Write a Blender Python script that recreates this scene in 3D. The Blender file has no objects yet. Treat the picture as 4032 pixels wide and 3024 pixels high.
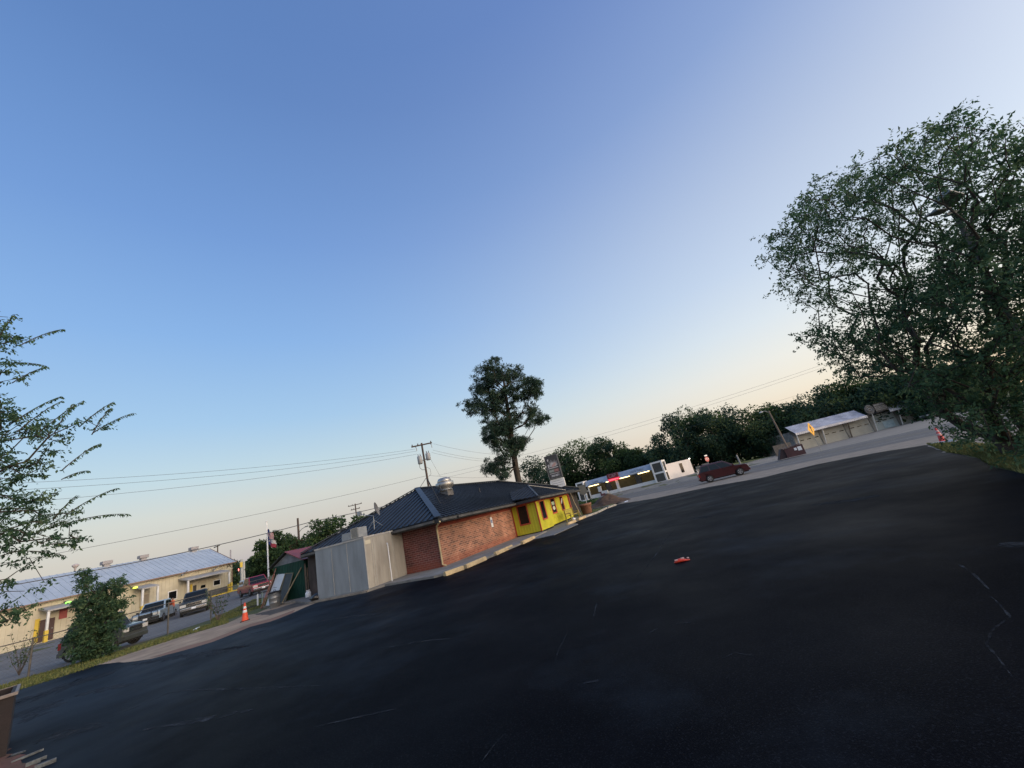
import bpy, bmesh, math, random
import numpy as np
from mathutils import Vector, Matrix
R = math.radians
scene = bpy.context.scene
col = scene.collection
# ---------------------------------------------------------------- camera
EYE = 1.9
ROLL = R(14.1); PITCH = R(17.85); FPX = 1515.0          # focal length in pixels of the 4032 px wide photograph
cam_d = bpy.data.cameras.new("Camera"); cam = bpy.data.objects.new("Camera", cam_d); col.objects.link(cam)
cam_d.sensor_width = 36; cam_d.lens = 36 * FPX / 4032; cam_d.clip_end = 3000; cam_d.clip_start = 0.05
_r = Vector((1, 0, 0)); _q = Vector((0, -math.sin(PITCH), math.cos(PITCH))); _f = Vector((0, math.cos(PITCH), math.sin(PITCH)))
_ir = _r * math.cos(ROLL) - _q * math.sin(ROLL); _iu = _r * math.sin(ROLL) + _q * math.cos(ROLL)
m = Matrix((_ir, _iu, -_f)).transposed().to_4x4(); m.translation = Vector((0, 0, EYE)); cam.matrix_world = m
scene.camera = cam
scene.view_settings.view_transform = 'Standard'; scene.view_settings.look = 'None'
scene.view_settings.exposure = 0.0; scene.view_settings.gamma = 1.0
# ---------------------------------------------------------------- sky and sun
SUN_AZ, SUN_EL = R(115), R(5)
def lin(h):
    h = h.lstrip('#'); c = [int(h[i:i+2], 16) / 255 for i in (0, 2, 4)]
    return tuple(x / 12.92 if x <= .04045 else ((x + .055) / 1.055) ** 2.4 for x in c) + (1,)
world = bpy.data.worlds.new("World"); scene.world = world; world.use_nodes = True
nt = world.node_tree; N = nt.nodes; Lk = nt.links; N.clear()
def wn(t, **k):
    n = N.new(t)
    for a, b in k.items(): setattr(n, a, b)
    return n
tc = wn('ShaderNodeTexCoord'); sep = wn('ShaderNodeSeparateXYZ'); Lk.new(tc.outputs['Generated'], sep.inputs[0])
asn = wn('ShaderNodeMath', operation='ARCSINE'); Lk.new(sep.outputs[2], asn.inputs[0])
el = wn('ShaderNodeMapRange'); el.inputs[1].default_value = 0; el.inputs[2].default_value = R(75); Lk.new(asn.outputs[0], el.inputs[0])
def ramp(stops):
    r = wn('ShaderNodeValToRGB'); cr = r.color_ramp; cr.interpolation = 'B_SPLINE' if False else 'LINEAR'
    while len(cr.elements) > 1: cr.elements.remove(cr.elements[-1])
    cr.elements[0].position = stops[0][0] / 75; cr.elements[0].color = lin(stops[0][1])
    for e, c in stops[1:]:
        x = cr.elements.new(e / 75); x.color = lin(c)
    Lk.new(el.outputs[0], r.inputs[0]); return r
rl = ramp([(0, '#969fbb'), (2.5, '#aeabba'), (5, '#c0b8ba'), (8, '#c9c8c6'), (12, '#bacfdb'), (18, '#9fc3e6'), (28, '#85b0e6'), (40, '#6f99d8'), (55, '#5b83c2'), (72, '#5179b6')])
rr = ramp([(0, '#f0c4a0'), (3, '#f6ddc4'), (6, '#f9ecda'), (10, '#f7f2ea'), (15, '#e8eef4'), (22, '#d3dff2'), (30, '#c2cfe8'), (45, '#92a9d8'), (60, '#728dcb')])
dot = wn('ShaderNodeVectorMath', operation='DOT_PRODUCT'); Lk.new(tc.outputs['Generated'], dot.inputs[0])
dot.inputs[1].default_value = (math.sin(R(100)), math.cos(R(100)), 0)
mr = wn('ShaderNodeMapRange'); mr.interpolation_type = 'SMOOTHSTEP'; mr.inputs[1].default_value = -.72; mr.inputs[2].default_value = .78; Lk.new(dot.outputs['Value'], mr.inputs[0])
mx = wn('ShaderNodeMix', data_type='RGBA'); Lk.new(mr.outputs[0], mx.inputs[0]); Lk.new(rl.outputs[0], mx.inputs[6]); Lk.new(rr.outputs[0], mx.inputs[7])
bg1 = wn('ShaderNodeBackground'); bg1.inputs[1].default_value = .89; Lk.new(mx.outputs[2], bg1.inputs[0])
sky = wn('ShaderNodeTexSky'); sky.sky_type = 'NISHITA'; sky.sun_disc = False; sky.sun_elevation = SUN_EL; sky.sun_rotation = SUN_AZ
bg2 = wn('ShaderNodeBackground'); bg2.inputs[1].default_value = .05; Lk.new(sky.outputs[0], bg2.inputs[0])
# the sunset glow low behind the camera's right shoulder
d2 = wn('ShaderNodeVectorMath', operation='DOT_PRODUCT'); Lk.new(tc.outputs['Generated'], d2.inputs[0])
d2.inputs[1].default_value = (math.sin(R(118)) * math.cos(R(14)), math.cos(R(118)) * math.cos(R(14)), math.sin(R(14)))
mxz = wn('ShaderNodeMath', operation='MAXIMUM'); mxz.inputs[1].default_value = 0; Lk.new(d2.outputs['Value'], mxz.inputs[0])
pw = wn('ShaderNodeMath', operation='POWER'); pw.inputs[1].default_value = 8; Lk.new(mxz.outputs[0], pw.inputs[0])
GLOW = 4.0
ml = wn('ShaderNodeMath', operation='MULTIPLY'); ml.inputs[1].default_value = GLOW; Lk.new(pw.outputs[0], ml.inputs[0])
bg3 = wn('ShaderNodeBackground'); bg3.inputs[0].default_value = (1, .86, .70, 1); Lk.new(ml.outputs[0], bg3.inputs[1])
a1 = wn('ShaderNodeAddShader'); a2 = wn('ShaderNodeAddShader'); wo = wn('ShaderNodeOutputWorld')
Lk.new(bg1.outputs[0], a1.inputs[0]); Lk.new(bg2.outputs[0], a1.inputs[1]); Lk.new(a1.outputs[0], a2.inputs[0]); Lk.new(bg3.outputs[0], a2.inputs[1]); Lk.new(a2.outputs[0], wo.inputs[0])
sl = bpy.data.lights.new("Sun", 'SUN'); sl.energy = 0.9; sl.angle = R(14); sl.color = (1, .74, .50)
so = bpy.data.objects.new("Sun", sl); col.objects.link(so)
sd = Vector((math.sin(SUN_AZ) * math.cos(SUN_EL), math.cos(SUN_AZ) * math.cos(SUN_EL), math.sin(SUN_EL)))
so.rotation_euler = sd.to_track_quat('Z', 'Y').to_euler(); so.location = (40, -20, 30)

# ---------------------------------------------------------------- helpers
def ray(x, y):
    u = x - 2016; v = 1512 - y
    return (_f * FPX + _ir * u + _iu * v)
def at(x, y, dist):                      # point seen at photo pixel (x, y) at a horizontal distance from the camera
    d = ray(x, y); t = dist / math.hypot(d.x, d.y); return Vector((d.x * t, d.y * t, EYE + d.z * t))
def proj(p):
    v = Vector(p) - Vector((0, 0, EYE)); k = FPX / v.dot(_f); return 2016 + v.dot(_ir) * k, 1512 - v.dot(_iu) * k
def gp(x, y, z=0.0):                     # ground point under a photo pixel
    d = ray(x, y); t = (z - EYE) / d.z; return Vector((d.x * t, d.y * t, z))
def srgb(h): return lin(h)
MATS = {}
def mat(name, c1, c2=None, scale=5.0, rough=.8, metal=0.0, bump=0.0, bscale=None, detail=4, emit=None, estr=0, stretch=None, spec=.5, alpha=None, lo=.35, hi=.65, coat=0):
    if name in MATS: return MATS[name]
    m = bpy.data.materials.new(name); m.use_nodes = True; t = m.node_tree; b = t.nodes['Principled BSDF']
    b.inputs['Roughness'].default_value = rough; b.inputs['Metallic'].default_value = metal; b.inputs['Specular IOR Level'].default_value = spec
    if coat: b.inputs['Coat Weight'].default_value = coat; b.inputs['Coat Roughness'].default_value = .08
    c1 = tuple(c1) + (1,) if len(c1) == 3 else c1
    b.inputs['Base Color'].default_value = c1
    vec = None
    if c2 is not None or bump:
        tc = t.nodes.new('ShaderNodeTexCoord'); mp = t.nodes.new('ShaderNodeMapping'); t.links.new(tc.outputs['Object'], mp.inputs[0])
        if stretch: mp.inputs['Scale'].default_value = stretch
        vec = mp.outputs[0]
    if c2 is not None:
        c2 = tuple(c2) + (1,) if len(c2) == 3 else c2
        n = t.nodes.new('ShaderNodeTexNoise'); n.inputs['Scale'].default_value = scale; n.inputs['Detail'].default_value = detail; n.inputs['Roughness'].default_value = .62; t.links.new(vec, n.inputs[0])
        r = t.nodes.new('ShaderNodeMapRange'); r.inputs[1].default_value = lo; r.inputs[2].default_value = hi; t.links.new(n.outputs[0], r.inputs[0])
        x = t.nodes.new('ShaderNodeMix'); x.data_type = 'RGBA'; x.inputs[6].default_value = c1; x.inputs[7].default_value = c2
        t.links.new(r.outputs[0], x.inputs[0]); t.links.new(x.outputs[2], b.inputs['Base Color'])
    if bump:
        n2 = t.nodes.new('ShaderNodeTexNoise'); n2.inputs['Scale'].default_value = bscale or scale * 8; n2.inputs['Detail'].default_value = 3; t.links.new(vec, n2.inputs[0])
        bp = t.nodes.new('ShaderNodeBump'); bp.inputs['Strength'].default_value = bump; bp.inputs['Distance'].default_value = .02
        t.links.new(n2.outputs[0], bp.inputs['Height']); t.links.new(bp.outputs[0], b.inputs['Normal'])
    if emit: b.inputs['Emission Color'].default_value = tuple(emit) + (1,); b.inputs['Emission Strength'].default_value = estr
    MATS[name] = m; return m

class MB:
    def __init__(s): s.v = []; s.f = []; s.m = []; s.mi = 0; s.sm = []; s.smooth = False
    def mat(s, i): s.mi = i; return s
    def face(s, idx): s.f.append(tuple(idx)); s.m.append(s.mi); s.sm.append(s.smooth)
    def poly(s, pts):
        b = len(s.v); s.v += [tuple(p) for p in pts]; s.face(range(b, b + len(pts))); return s
    def box(s, x0, x1, y0, y1, z0, z1, M=None, taper=0):
        b = len(s.v); t = taper
        P = [(x0, y0, z0), (x1, y0, z0), (x1, y1, z0), (x0, y1, z0), (x0 + t, y0 + t, z1), (x1 - t, y0 + t, z1), (x1 - t, y1 - t, z1), (x0 + t, y1 - t, z1)]
        if M is not None: P = [tuple(M @ Vector(p)) for p in P]
        s.v += P
        for q in ((0, 3, 2, 1), (4, 5, 6, 7), (0, 1, 5, 4), (1, 2, 6, 5), (2, 3, 7, 6), (3, 0, 4, 7)): s.face([b + i for i in q])
        return s
    def bar(s, a, b_, w, h, up=(0, 0, 1)):       # box beam from a to b
        a = Vector(a); b_ = Vector(b_); d = b_ - a; L = d.length; x = d.normalized(); upv = Vector(up)
        y = upv.cross(x)
        if y.length < 1e-4: y = Vector((0, 1, 0)).cross(x)
        if y.length < 1e-4: y = Vector((1, 0, 0)).cross(x)
        y.normalize(); z = x.cross(y)
        M = Matrix((x, y, z)).transposed().to_4x4(); M.translation = a
        return s.box(0, L, -w / 2, w / 2, -h / 2, h / 2, M)
    def tube(s, pts, r, n=8, cap=True):
        pts = [Vector(p) for p in pts]; k = len(pts)
        if not hasattr(r, '__len__'): r = [r] * k
        b = len(s.v); prev = None
        for i, p in enumerate(pts):
            d = (pts[min(i + 1, k - 1)] - pts[max(i - 1, 0)])
            if d.length < 1e-9: d = Vector((0, 0, 1))
            d.normalize()
            if prev is None:
                a = Vector((0, 0, 1)) if abs(d.z) < .9 else Vector((1, 0, 0)); x = a.cross(d).normalized()
            else:
                x = prev - d * prev.dot(d)
                x = x.normalized() if x.length > 1e-6 else Vector((1, 0, 0))
            prev = x; y = d.cross(x)
            for j in range(n):
                a = 2 * math.pi * j / n; s.v.append(tuple(p + (x * math.cos(a) + y * math.sin(a)) * r[i]))
        for i in range(k - 1):
            for j in range(n):
                s.face([b + i * n + j, b + i * n + (j + 1) % n, b + (i + 1) * n + (j + 1) % n, b + (i + 1) * n + j])
        if cap: s.face([b + j for j in reversed(range(n))]); s.face([b + (k - 1) * n + j for j in range(n)])
        return s
    def lathe(s, prof, n=16, M=None, cx=0, cy=0):
        b = len(s.v)
        for (r, z) in prof:
            for j in range(n):
                a = 2 * math.pi * j / n; p = Vector((cx + r * math.cos(a), cy + r * math.sin(a), z))
                s.v.append(tuple(M @ p if M is not None else p))
        for i in range(len(prof) - 1):
            for j in range(n): s.face([b + i * n + j, b + i * n + (j + 1) % n, b + (i + 1) * n + (j + 1) % n, b + (i + 1) * n + j])
        s.face([b + j for j in reversed(range(n))]); s.face([b + (len(prof) - 1) * n + j for j in range(n)])
        return s
    def prism(s, pts, d):                # polygon pts (3D) extruded by vector d
        d = Vector(d); b = len(s.v); n = len(pts)
        s.v += [tuple(p) for p in pts]; s.v += [tuple(Vector(p) + d) for p in pts]
        s.face(list(reversed(range(b, b + n)))); s.face(range(b + n, b + 2 * n))
        for i in range(n): s.face([b + i, b + (i + 1) % n, b + n + (i + 1) % n, b + n + i])
        return s
    def build(s, name, mats, parent=None, loc=None, fix=True, bevel=0):
        me = bpy.data.meshes.new(name)
        v = s.v
        if loc is not None: v = [(a - loc[0], b - loc[1], c - loc[2]) for a, b, c in v]
        me.from_pydata(v, [], s.f)
        if not isinstance(mats, (list, tuple)): mats = [mats]
        for q in mats: me.materials.append(q)
        if len(mats) > 1: me.polygons.foreach_set('material_index', s.m)
        if any(s.sm): me.polygons.foreach_set('use_smooth', s.sm)
        me.update()
        if fix and len(s.f) < 30000:
            bm = bmesh.new(); bm.from_mesh(me); bmesh.ops.recalc_face_normals(bm, faces=bm.faces); bm.to_mesh(me); bm.free()
        o = bpy.data.objects.new(name, me); col.objects.link(o)
        if parent is not None: o.parent = parent
        if loc is not None: o.location = loc
        if bevel:
            md = o.modifiers.new('bevel', 'BEVEL'); md.width = bevel; md.segments = 2; md.limit_method = 'ANGLE'
        return o
def thing(name, label, cat, loc=(0, 0, 0), rz=0.0, group=None):
    o = bpy.data.objects.new(name, None); col.objects.link(o); o.location = loc; o.rotation_euler = (0, 0, rz); o.empty_display_size = .3
    o['label'] = label; o['category'] = cat
    if group: o['group'] = group
    return o
def tag(o, label=None, cat=None, group=None, kind=None):
    for k, v in (('label', label), ('category', cat), ('group', group), ('kind', kind)):
        if v: o[k] = v
    return o
def dup(root, loc, rz, label, group=None, scale=None):
    r = root.copy(); col.objects.link(r); r.location = loc; r.rotation_euler = (0, 0, rz); r['label'] = label
    if group: r['group'] = group
    if scale: r.scale = scale
    for ch in root.children:
        c = ch.copy(); col.objects.link(c); c.parent = r
        for g in ch.children:
            d = g.copy(); col.objects.link(d); d.parent = c
    return r
def text(name, body, size, M, parent, material, ext=.004, sx=1.0):
    c = bpy.data.curves.new(name, 'FONT'); c.body = body; c.size = size; c.extrude = ext; c.align_x = 'CENTER'; c.align_y = 'CENTER'
    o = bpy.data.objects.new('tmp', c); col.objects.link(o)
    bpy.context.view_layer.update()
    me = bpy.data.meshes.new_from_object(o); bpy.data.objects.remove(o)
    me.materials.clear(); me.materials.append(material)
    me.transform(M @ Matrix.Diagonal((sx, 1, 1, 1)))
    t = bpy.data.objects.new(name, me); col.objects.link(t); t.parent = parent; return t
def face_M(origin, normal, up=(0, 0, 1)):        # matrix placing XY-plane drawings on a wall: x right as seen from outside
    n = Vector(normal).normalized(); u = Vector(up); x = u.cross(n).normalized(); y = n.cross(x)
    M = Matrix((x, y, n)).transposed().to_4x4(); M.translation = Vector(origin); return M

# ---------------------------------------------------------------- materials
M_trunk = mat('bark', (.07, .055, .042), (.028, .022, .018), 6, .95, bump=.6, bscale=14, stretch=(1, 1, .25))
M_pale_bark = mat('pale_bark', (.26, .22, .17), (.12, .10, .08), 5, .95)
M_wood = mat('weathered_wood', (.16, .12, .09), (.07, .055, .045), 3, .9, stretch=(3, 3, .4))
M_polewood = mat('pole_wood', (.12, .085, .065), (.055, .042, .036), 3, .9, stretch=(6, 6, .3))
M_galv = mat('galvanised_steel', (.42, .43, .44), (.30, .31, .32), 3, .42, .75)
M_steel = mat('dull_steel', (.30, .31, .31), (.20, .21, .21), 4, .5, .6)
M_black = mat('black_rubber', (.012, .012, .013), None, rough=.75)
M_blackpaint = mat('black_paint', (.014, .014, .016), None, rough=.45)
M_wire = mat('wire_metal', (.16, .16, .16), None, rough=.6, metal=.3)
M_white = mat('white_paint', (.74, .73, .71), (.62, .61, .59), 2, .6)
M_whitegloss = mat('white_gloss', (.80, .80, .80), None, rough=.35)
M_glass = mat('dark_glass', (.006, .007, .008), None, rough=.12, spec=.3)
M_carglass = mat('car_glass', (.012, .016, .018), None, rough=.10, spec=.35)
M_chrome = mat('chrome', (.70, .70, .70), None, rough=.14, metal=1)
M_concrete = mat('concrete', (.27, .255, .235), (.18, .17, .155), 1.6, .9, bump=.3, bscale=30, detail=8)
M_tanpaint = mat('tan_kerb_paint', (.66, .50, .27), (.44, .33, .19), 3, .85, detail=6)
M_red = mat('red_paint', (.42, .045, .025), (.33, .035, .025), 2, .6)
M_orange = mat('orange_plastic', (.80, .10, .03), (.66, .08, .03), 3, .5)
M_reflect = mat('reflective_white', (.80, .80, .78), None, rough=.4)
M_yellowp = mat('yellow_bollard_paint', (.72, .50, .05), (.60, .42, .05), 4, .55)
def leafmat(name, c1, c2, trans=.38):
    m = mat(name, c1, c2, 1.1, .7, spec=.2); t = m.node_tree; b = t.nodes['Principled BSDF']; out = t.nodes['Material Output']
    tr = t.nodes.new('ShaderNodeBsdfTranslucent'); mx_ = t.nodes.new('ShaderNodeMixShader'); mx_.inputs[0].default_value = trans
    src = b.inputs['Base Color'].links[0].from_socket; hs = t.nodes.new('ShaderNodeHueSaturation'); hs.inputs['Value'].default_value = 1.35; hs.inputs['Saturation'].default_value = 1.1
    t.links.new(src, hs.inputs['Color']); t.links.new(hs.outputs[0], tr.inputs[0]); t.links.new(b.outputs[0], mx_.inputs[1]); t.links.new(tr.outputs[0], mx_.inputs[2]); t.links.new(mx_.outputs[0], out.inputs[0])
    return m
M_leaf = [leafmat('leaf_deep', (.040, .075, .034), (.026, .052, .026)), leafmat('leaf_mid', (.062, .108, .040), (.042, .080, .034)), leafmat('leaf_light', (.105, .15, .050), (.075, .115, .042))]
M_elm = [leafmat('elm_deep', (.050, .102, .056), (.036, .076, .044)), leafmat('elm_mid', (.078, .142, .072), (.058, .110, .058)), leafmat('elm_light', (.130, .190, .090), (.098, .150, .072))]
M_pine = [leafmat('pine_deep', (.030, .062, .042), (.020, .044, .030), .2), leafmat('pine_mid', (.050, .088, .056), (.036, .066, .044), .2), leafmat('pine_light', (.080, .118, .062), (.058, .09, .05), .2)]
M_yew = [leafmat('wood_blue_deep', (.030, .064, .044), (.020, .046, .034)), leafmat('wood_blue_mid', (.052, .094, .052), (.036, .072, .044)), leafmat('wood_olive', (.095, .125, .048), (.065, .095, .040))]

# ---------------------------------------------------------------- terrain
RD = Vector((.57, -.822)); RM = Vector((.822, .57))        # road direction and its normal (pointing away from the camera)
def sstep(a, b, x):
    t = min(1, max(0, (x - a) / (b - a))); return t * t * (3 - 2 * t)
def G(x, y):                                              # ground height
    z = .66 * sstep(-36, -46, x) if x < -36 else 0.0
    q = x * RM.x + y * RM.y
    if q > 56.5:
        az = math.degrees(math.atan2(x, y)); z = max(z, .55 * sstep(56.5, 62, q) * (1 - sstep(24, 32, az)))
    return z
def gpg(x, y):
    z = 0.0
    for _ in range(25): p = gp(x, y, z); z = .5 * z + .5 * G(p.x, p.y)
    return gp(x, y, z)
def ground_material():
    m = bpy.data.materials.new('ground'); m.use_nodes = True; t = m.node_tree; b = t.nodes['Principled BSDF']; b.inputs['Roughness'].default_value = .95
    tc = t.nodes.new('ShaderNodeTexCoord')
    def noise(s, d=5):
        n = t.nodes.new('ShaderNodeTexNoise'); n.inputs['Scale'].default_value = s; n.inputs['Detail'].default_value = d; t.links.new(tc.outputs['Object'], n.inputs[0]); return n
    def rng(src, a, b_):
        r = t.nodes.new('ShaderNodeMapRange'); r.inputs[1].default_value = a; r.inputs[2].default_value = b_; t.links.new(src.outputs[0], r.inputs[0]); return r
    def mix(f, c1, c2):
        x = t.nodes.new('ShaderNodeMix'); x.data_type = 'RGBA'; t.links.new(f.outputs[0], x.inputs[0])
        for i, c in ((6, c1), (7, c2)):
            if isinstance(c, tuple): x.inputs[i].default_value = c + (1,)
            else: t.links.new(c.outputs[2], x.inputs[i])
        return x
    g = mix(rng(noise(1.3), .35, .65), (.085, .105, .030), (.14, .145, .045))
    g = mix(rng(noise(.35), .55, .68), g, (.15, .125, .08))
    g2 = mix(rng(noise(22, 3), .3, .8), g, (.05, .06, .02))
    t.links.new(g2.outputs[2], b.inputs['Base Color'])
    bp = t.nodes.new('ShaderNodeBump'); bp.inputs['Strength'].default_value = .9; bp.inputs['Distance'].default_value = .05; n = noise(30, 3)
    t.links.new(n.outputs[0], bp.inputs['Height']); t.links.new(bp.outputs[0], b.inputs['Normal'])
    return m
def axis(lim, fine0, fine1, step, far):
    a = list(np.arange(fine0, fine1 + .01, step)); lo = fine0; s = step
    while lo > -lim: s *= 1.5; lo -= s; a.insert(0, lo)
    hi = fine1; s = step
    while hi < lim: s *= 1.5; hi += s; a.append(hi)
    return a
xs = axis(1200, -66, 66, 2, 0); ys = axis(1200, -10, 110, 2, 0)
gm = MB(); nx = len(xs)
gm.v = [(x, y, G(x, y)) for y in ys for x in xs]
for j in range(len(ys) - 1):
    for i in range(nx - 1): gm.face([j * nx + i, j * nx + i + 1, (j + 1) * nx + i + 1, (j + 1) * nx + i])
gm.smooth = True; gm.sm = [True] * len(gm.f)
tag(gm.build('ground', ground_material()), kind='structure')

def sheet(name, pts, z, material, jag=0, seed=0, step=None, drape=False):
    """flat polygon sheet a few mm above what it lies on; jag roughens its edge"""
    rnd = random.Random(seed); P = []
    n = len(pts)
    for i in range(n):
        a = Vector(pts[i][:2]); b = Vector(pts[(i + 1) % n][:2]); L = (b - a).length
        k = max(1, int(L / step)) if step and L < 60 else 1
        for j in range(k):
            p = a.lerp(b, j / k)
            if jag and j: p = p + Vector((rnd.uniform(-jag, jag), rnd.uniform(-jag, jag)))
            P.append(p)
    bm = bmesh.new(); vs = [bm.verts.new((p.x, p.y, z)) for p in P]; f = bm.faces.new(vs)
    bmesh.ops.triangulate(bm, faces=[f]); bmesh.ops.recalc_face_normals(bm, faces=bm.faces)
    for f in bm.faces:
        if f.normal.z < 0: f.normal_flip()
    if drape:
        for _ in range(5):
            es = [e for e in bm.edges if e.calc_length() > 4]
            if not es: break
            bmesh.ops.subdivide_edges(bm, edges=es, cuts=1); bmesh.ops.triangulate(bm, faces=bm.faces)
        for v in bm.verts: v.co.z = G(v.co.x, v.co.y) + z
    me = bpy.data.meshes.new(name); bm.to_mesh(me); bm.free(); me.materials.append(material)
    o = bpy.data.objects.new(name, me); col.objects.link(o); return o
def rdp(d, q): p = RD * d + RM * q; return (p.x, p.y)

# sealed black asphalt with pale scuffs, cracks and worn patches, plus painted sky sheen, towards the fence
def asphalt_material():
    m = bpy.data.materials.new('sealed_asphalt'); m.use_nodes = True; t = m.node_tree; b = t.nodes['Principled BSDF']
    tc = t.nodes.new('ShaderNodeTexCoord'); L = t.links.new
    def mp(scale=(1, 1, 1), rot=0):
        q = t.nodes.new('ShaderNodeMapping'); q.inputs['Scale'].default_value = scale; q.inputs['Rotation'].default_value = (0, 0, rot); L(tc.outputs['Object'], q.inputs[0]); return q
    def noise(s, d, v):
        n = t.nodes.new('ShaderNodeTexNoise'); n.inputs['Scale'].default_value = s; n.inputs['Detail'].default_value = d; n.inputs['Roughness'].default_value = .6; L(v.outputs[0], n.inputs[0]); return n
    def rng(src, a, c, lo=0, hi=1):
        r = t.nodes.new('ShaderNodeMapRange'); r.inputs[1].default_value = a; r.inputs[2].default_value = c; r.inputs[3].default_value = lo; r.inputs[4].default_value = hi; L(src.outputs[0], r.inputs[0]); return r
    def mul(a, c):
        x = t.nodes.new('ShaderNodeMath'); x.operation = 'MULTIPLY'; L(a.outputs[0], x.inputs[0]); L(c.outputs[0], x.inputs[1]); return x
    def mix(f, c1, c2):
        x = t.nodes.new('ShaderNodeMix'); x.data_type = 'RGBA'; L(f.outputs[0], x.inputs[0])
        for i, c in ((6, c1), (7, c2)):
            if isinstance(c, tuple): x.inputs[i].default_value = c + (1,)
            else: L(c.outputs[2], x.inputs[i])
        return x
    I = mp()
    base = mix(rng(noise(.25, 4, I), .35, .7), (.0009, .0012, .0026), (.0036, .0044, .0070))
    grain = mix(rng(noise(60, 3, I), .54, .72), base, (.014, .016, .021))
    streak = mul(rng(noise(.55, 6, mp((.35, 1.6, 1), R(-35))), .60, .74), rng(noise(2.2, 5, I), .42, .62))
    c = mix(streak, grain, (.009, .0105, .0145))
    # paler grey-blue towards the fence: worn patches plus sky sheen painted into the colour
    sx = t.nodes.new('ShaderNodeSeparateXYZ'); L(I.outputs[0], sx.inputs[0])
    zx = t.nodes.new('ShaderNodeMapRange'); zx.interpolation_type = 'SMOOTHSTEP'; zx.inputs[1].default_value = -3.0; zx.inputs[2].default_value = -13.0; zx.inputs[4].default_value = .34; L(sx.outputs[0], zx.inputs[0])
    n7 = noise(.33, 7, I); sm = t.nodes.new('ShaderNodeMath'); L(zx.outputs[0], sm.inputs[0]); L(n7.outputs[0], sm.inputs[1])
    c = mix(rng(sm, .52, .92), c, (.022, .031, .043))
    L(c.outputs[2], b.inputs['Base Color']); b.inputs['Specular IOR Level'].default_value = .022
    rr_ = rng(noise(.4, 4, I), .3, .7, .50, .68); L(rr_.outputs[0], b.inputs['Roughness'])
    bp = t.nodes.new('ShaderNodeBump'); bp.inputs['Strength'].default_value = .25; bp.inputs['Distance'].default_value = .008; n = noise(70, 3, I)
    L(n.outputs[0], bp.inputs['Height']); L(bp.outputs[0], b.inputs['Normal'])
    return m
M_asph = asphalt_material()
M_road = mat('road_asphalt', (.14, .133, .125), (.10, .097, .093), .8, .9, bump=.4, bscale=25, detail=8, stretch=(1, 1, 1))
M_gravel = mat('pale_gravel', (.30, .25, .20), (.19, .165, .135), 1.2, .95, bump=.8, bscale=26, detail=9)
M_yard = mat('gravel_yard', (.18, .17, .16), (.12, .115, .11), .7, .95, bump=.7, bscale=22, detail=9)
M_dirt = mat('tan_dirt', (.46, .33, .22), (.25, .18, .12), .9, .95, bump=.6, bscale=18, detail=9)
M_reddirt = mat('red_dirt', (.26, .14, .09), (.20, .12, .08), 2, .95, bump=.5, bscale=18, detail=8)
M_oil = mat('dark_stained_dirt', (.05, .042, .035), (.12, .10, .08), 1.8, .95, detail=8)
M_line_w = mat('road_line_white', (.50, .49, .46), (.22, .21, .20), 3, .8, detail=8)
M_line_y = mat('road_line_yellow', (.40, .30, .08), (.16, .14, .09), 3, .8, detail=8)

lot_px = [(2446, 1984), (2580, 1963), (2792, 1918), (3000, 1882), (3219, 1829), (3450, 1784), (3642, 1754), (3668, 1762), (3730, 1785), (3800, 1795), (3850, 1805), (3890, 1835), (3940, 1848), (3990, 1858), (4032, 1872)]
left_px = [(1100, 2437), (1063, 2450), (985, 2470), (834, 2531), (725, 2563), (599, 2596), (530, 2606), (400, 2618), (350, 2628), (250, 2665), (130, 2702), (62, 2722)]
lot = [gp(*p) for p in lot_px]
right_edge = [(13.0, 12.0), (14.2, 6.0), (15, -4), (15, -14), (-9, -14), (-18, -3)]
lp = [gp(*p) for p in left_px]
lot_poly = [(p.x, p.y) for p in lot] + right_edge + [(-24.6, 8.5), (-26.5, 16.2)] + [(p.x, p.y) for p in reversed(lp)]
# under the shed, cooler and restaurant
back_px = [(1201, 2393), (1292, 2356), (1400, 2345)]
lot_poly += [(p.x, p.y) for p in [gp(*q) for q in back_px]] + [(-9.0, 21.6), (-6.2, 23.6), (1.0, 42.5), (4.5, 44.0)]
sheet('neighbour_yard', [(-20.0, 34), (-22.6, 24.5), (-23.3, 21.4), (-25.6, 18.6), (-30, 10), (-40, -4), (-80, -4), (-80, 50), (-52, 72), (-30, 75)], .012, M_yard, drape=True, step=2.5, jag=.12).name = 'gravel_yard'
bpy.data.objects['gravel_yard']['kind'] = 'structure'
tag(sheet('dirt_strip', [(-15.2, 28.5), (-9.5, 22.4)] + [(p.x + .9, p.y - 1.0) for p in [gp(*q) for q in ((1201, 2393), (1063, 2450), (834, 2531), (599, 2596), (400, 2618))]] + [tuple(gp(*q)[:2]) for q in ((352, 2622), (400, 2606), (480, 2583), (600, 2545), (720, 2505), (830, 2475), (905, 2450), (960, 2425))] + [(-16.5, 22.6), (-17.3, 25), (-19.5, 30)], .008, M_dirt, jag=.10, seed=3, step=.8), kind='structure')
tag(sheet('red_dirt_edge', [tuple(gp(*q)[:2]) for q in ((590, 2592), (700, 2556), (834, 2518), (985, 2458), (1063, 2438), (1160, 2402), (1160, 2412), (1063, 2452), (985, 2472), (834, 2534), (700, 2572))], .014, M_reddirt, jag=.05, seed=5, step=.4), kind='structure')
tag(sheet('stained_dirt', [tuple(gp(*q)[:2]) for q in ((1000, 2420), (1090, 2398), (1170, 2372), (1250, 2356), (1330, 2350), (1240, 2372), (1150, 2396), (1060, 2424))], .012, M_oil, jag=.08, seed=6, step=.5), kind='structure')
tag(sheet('parking_lot', lot_poly, .020, M_asph, jag=.10, seed=1, step=.7), kind='structure')
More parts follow.
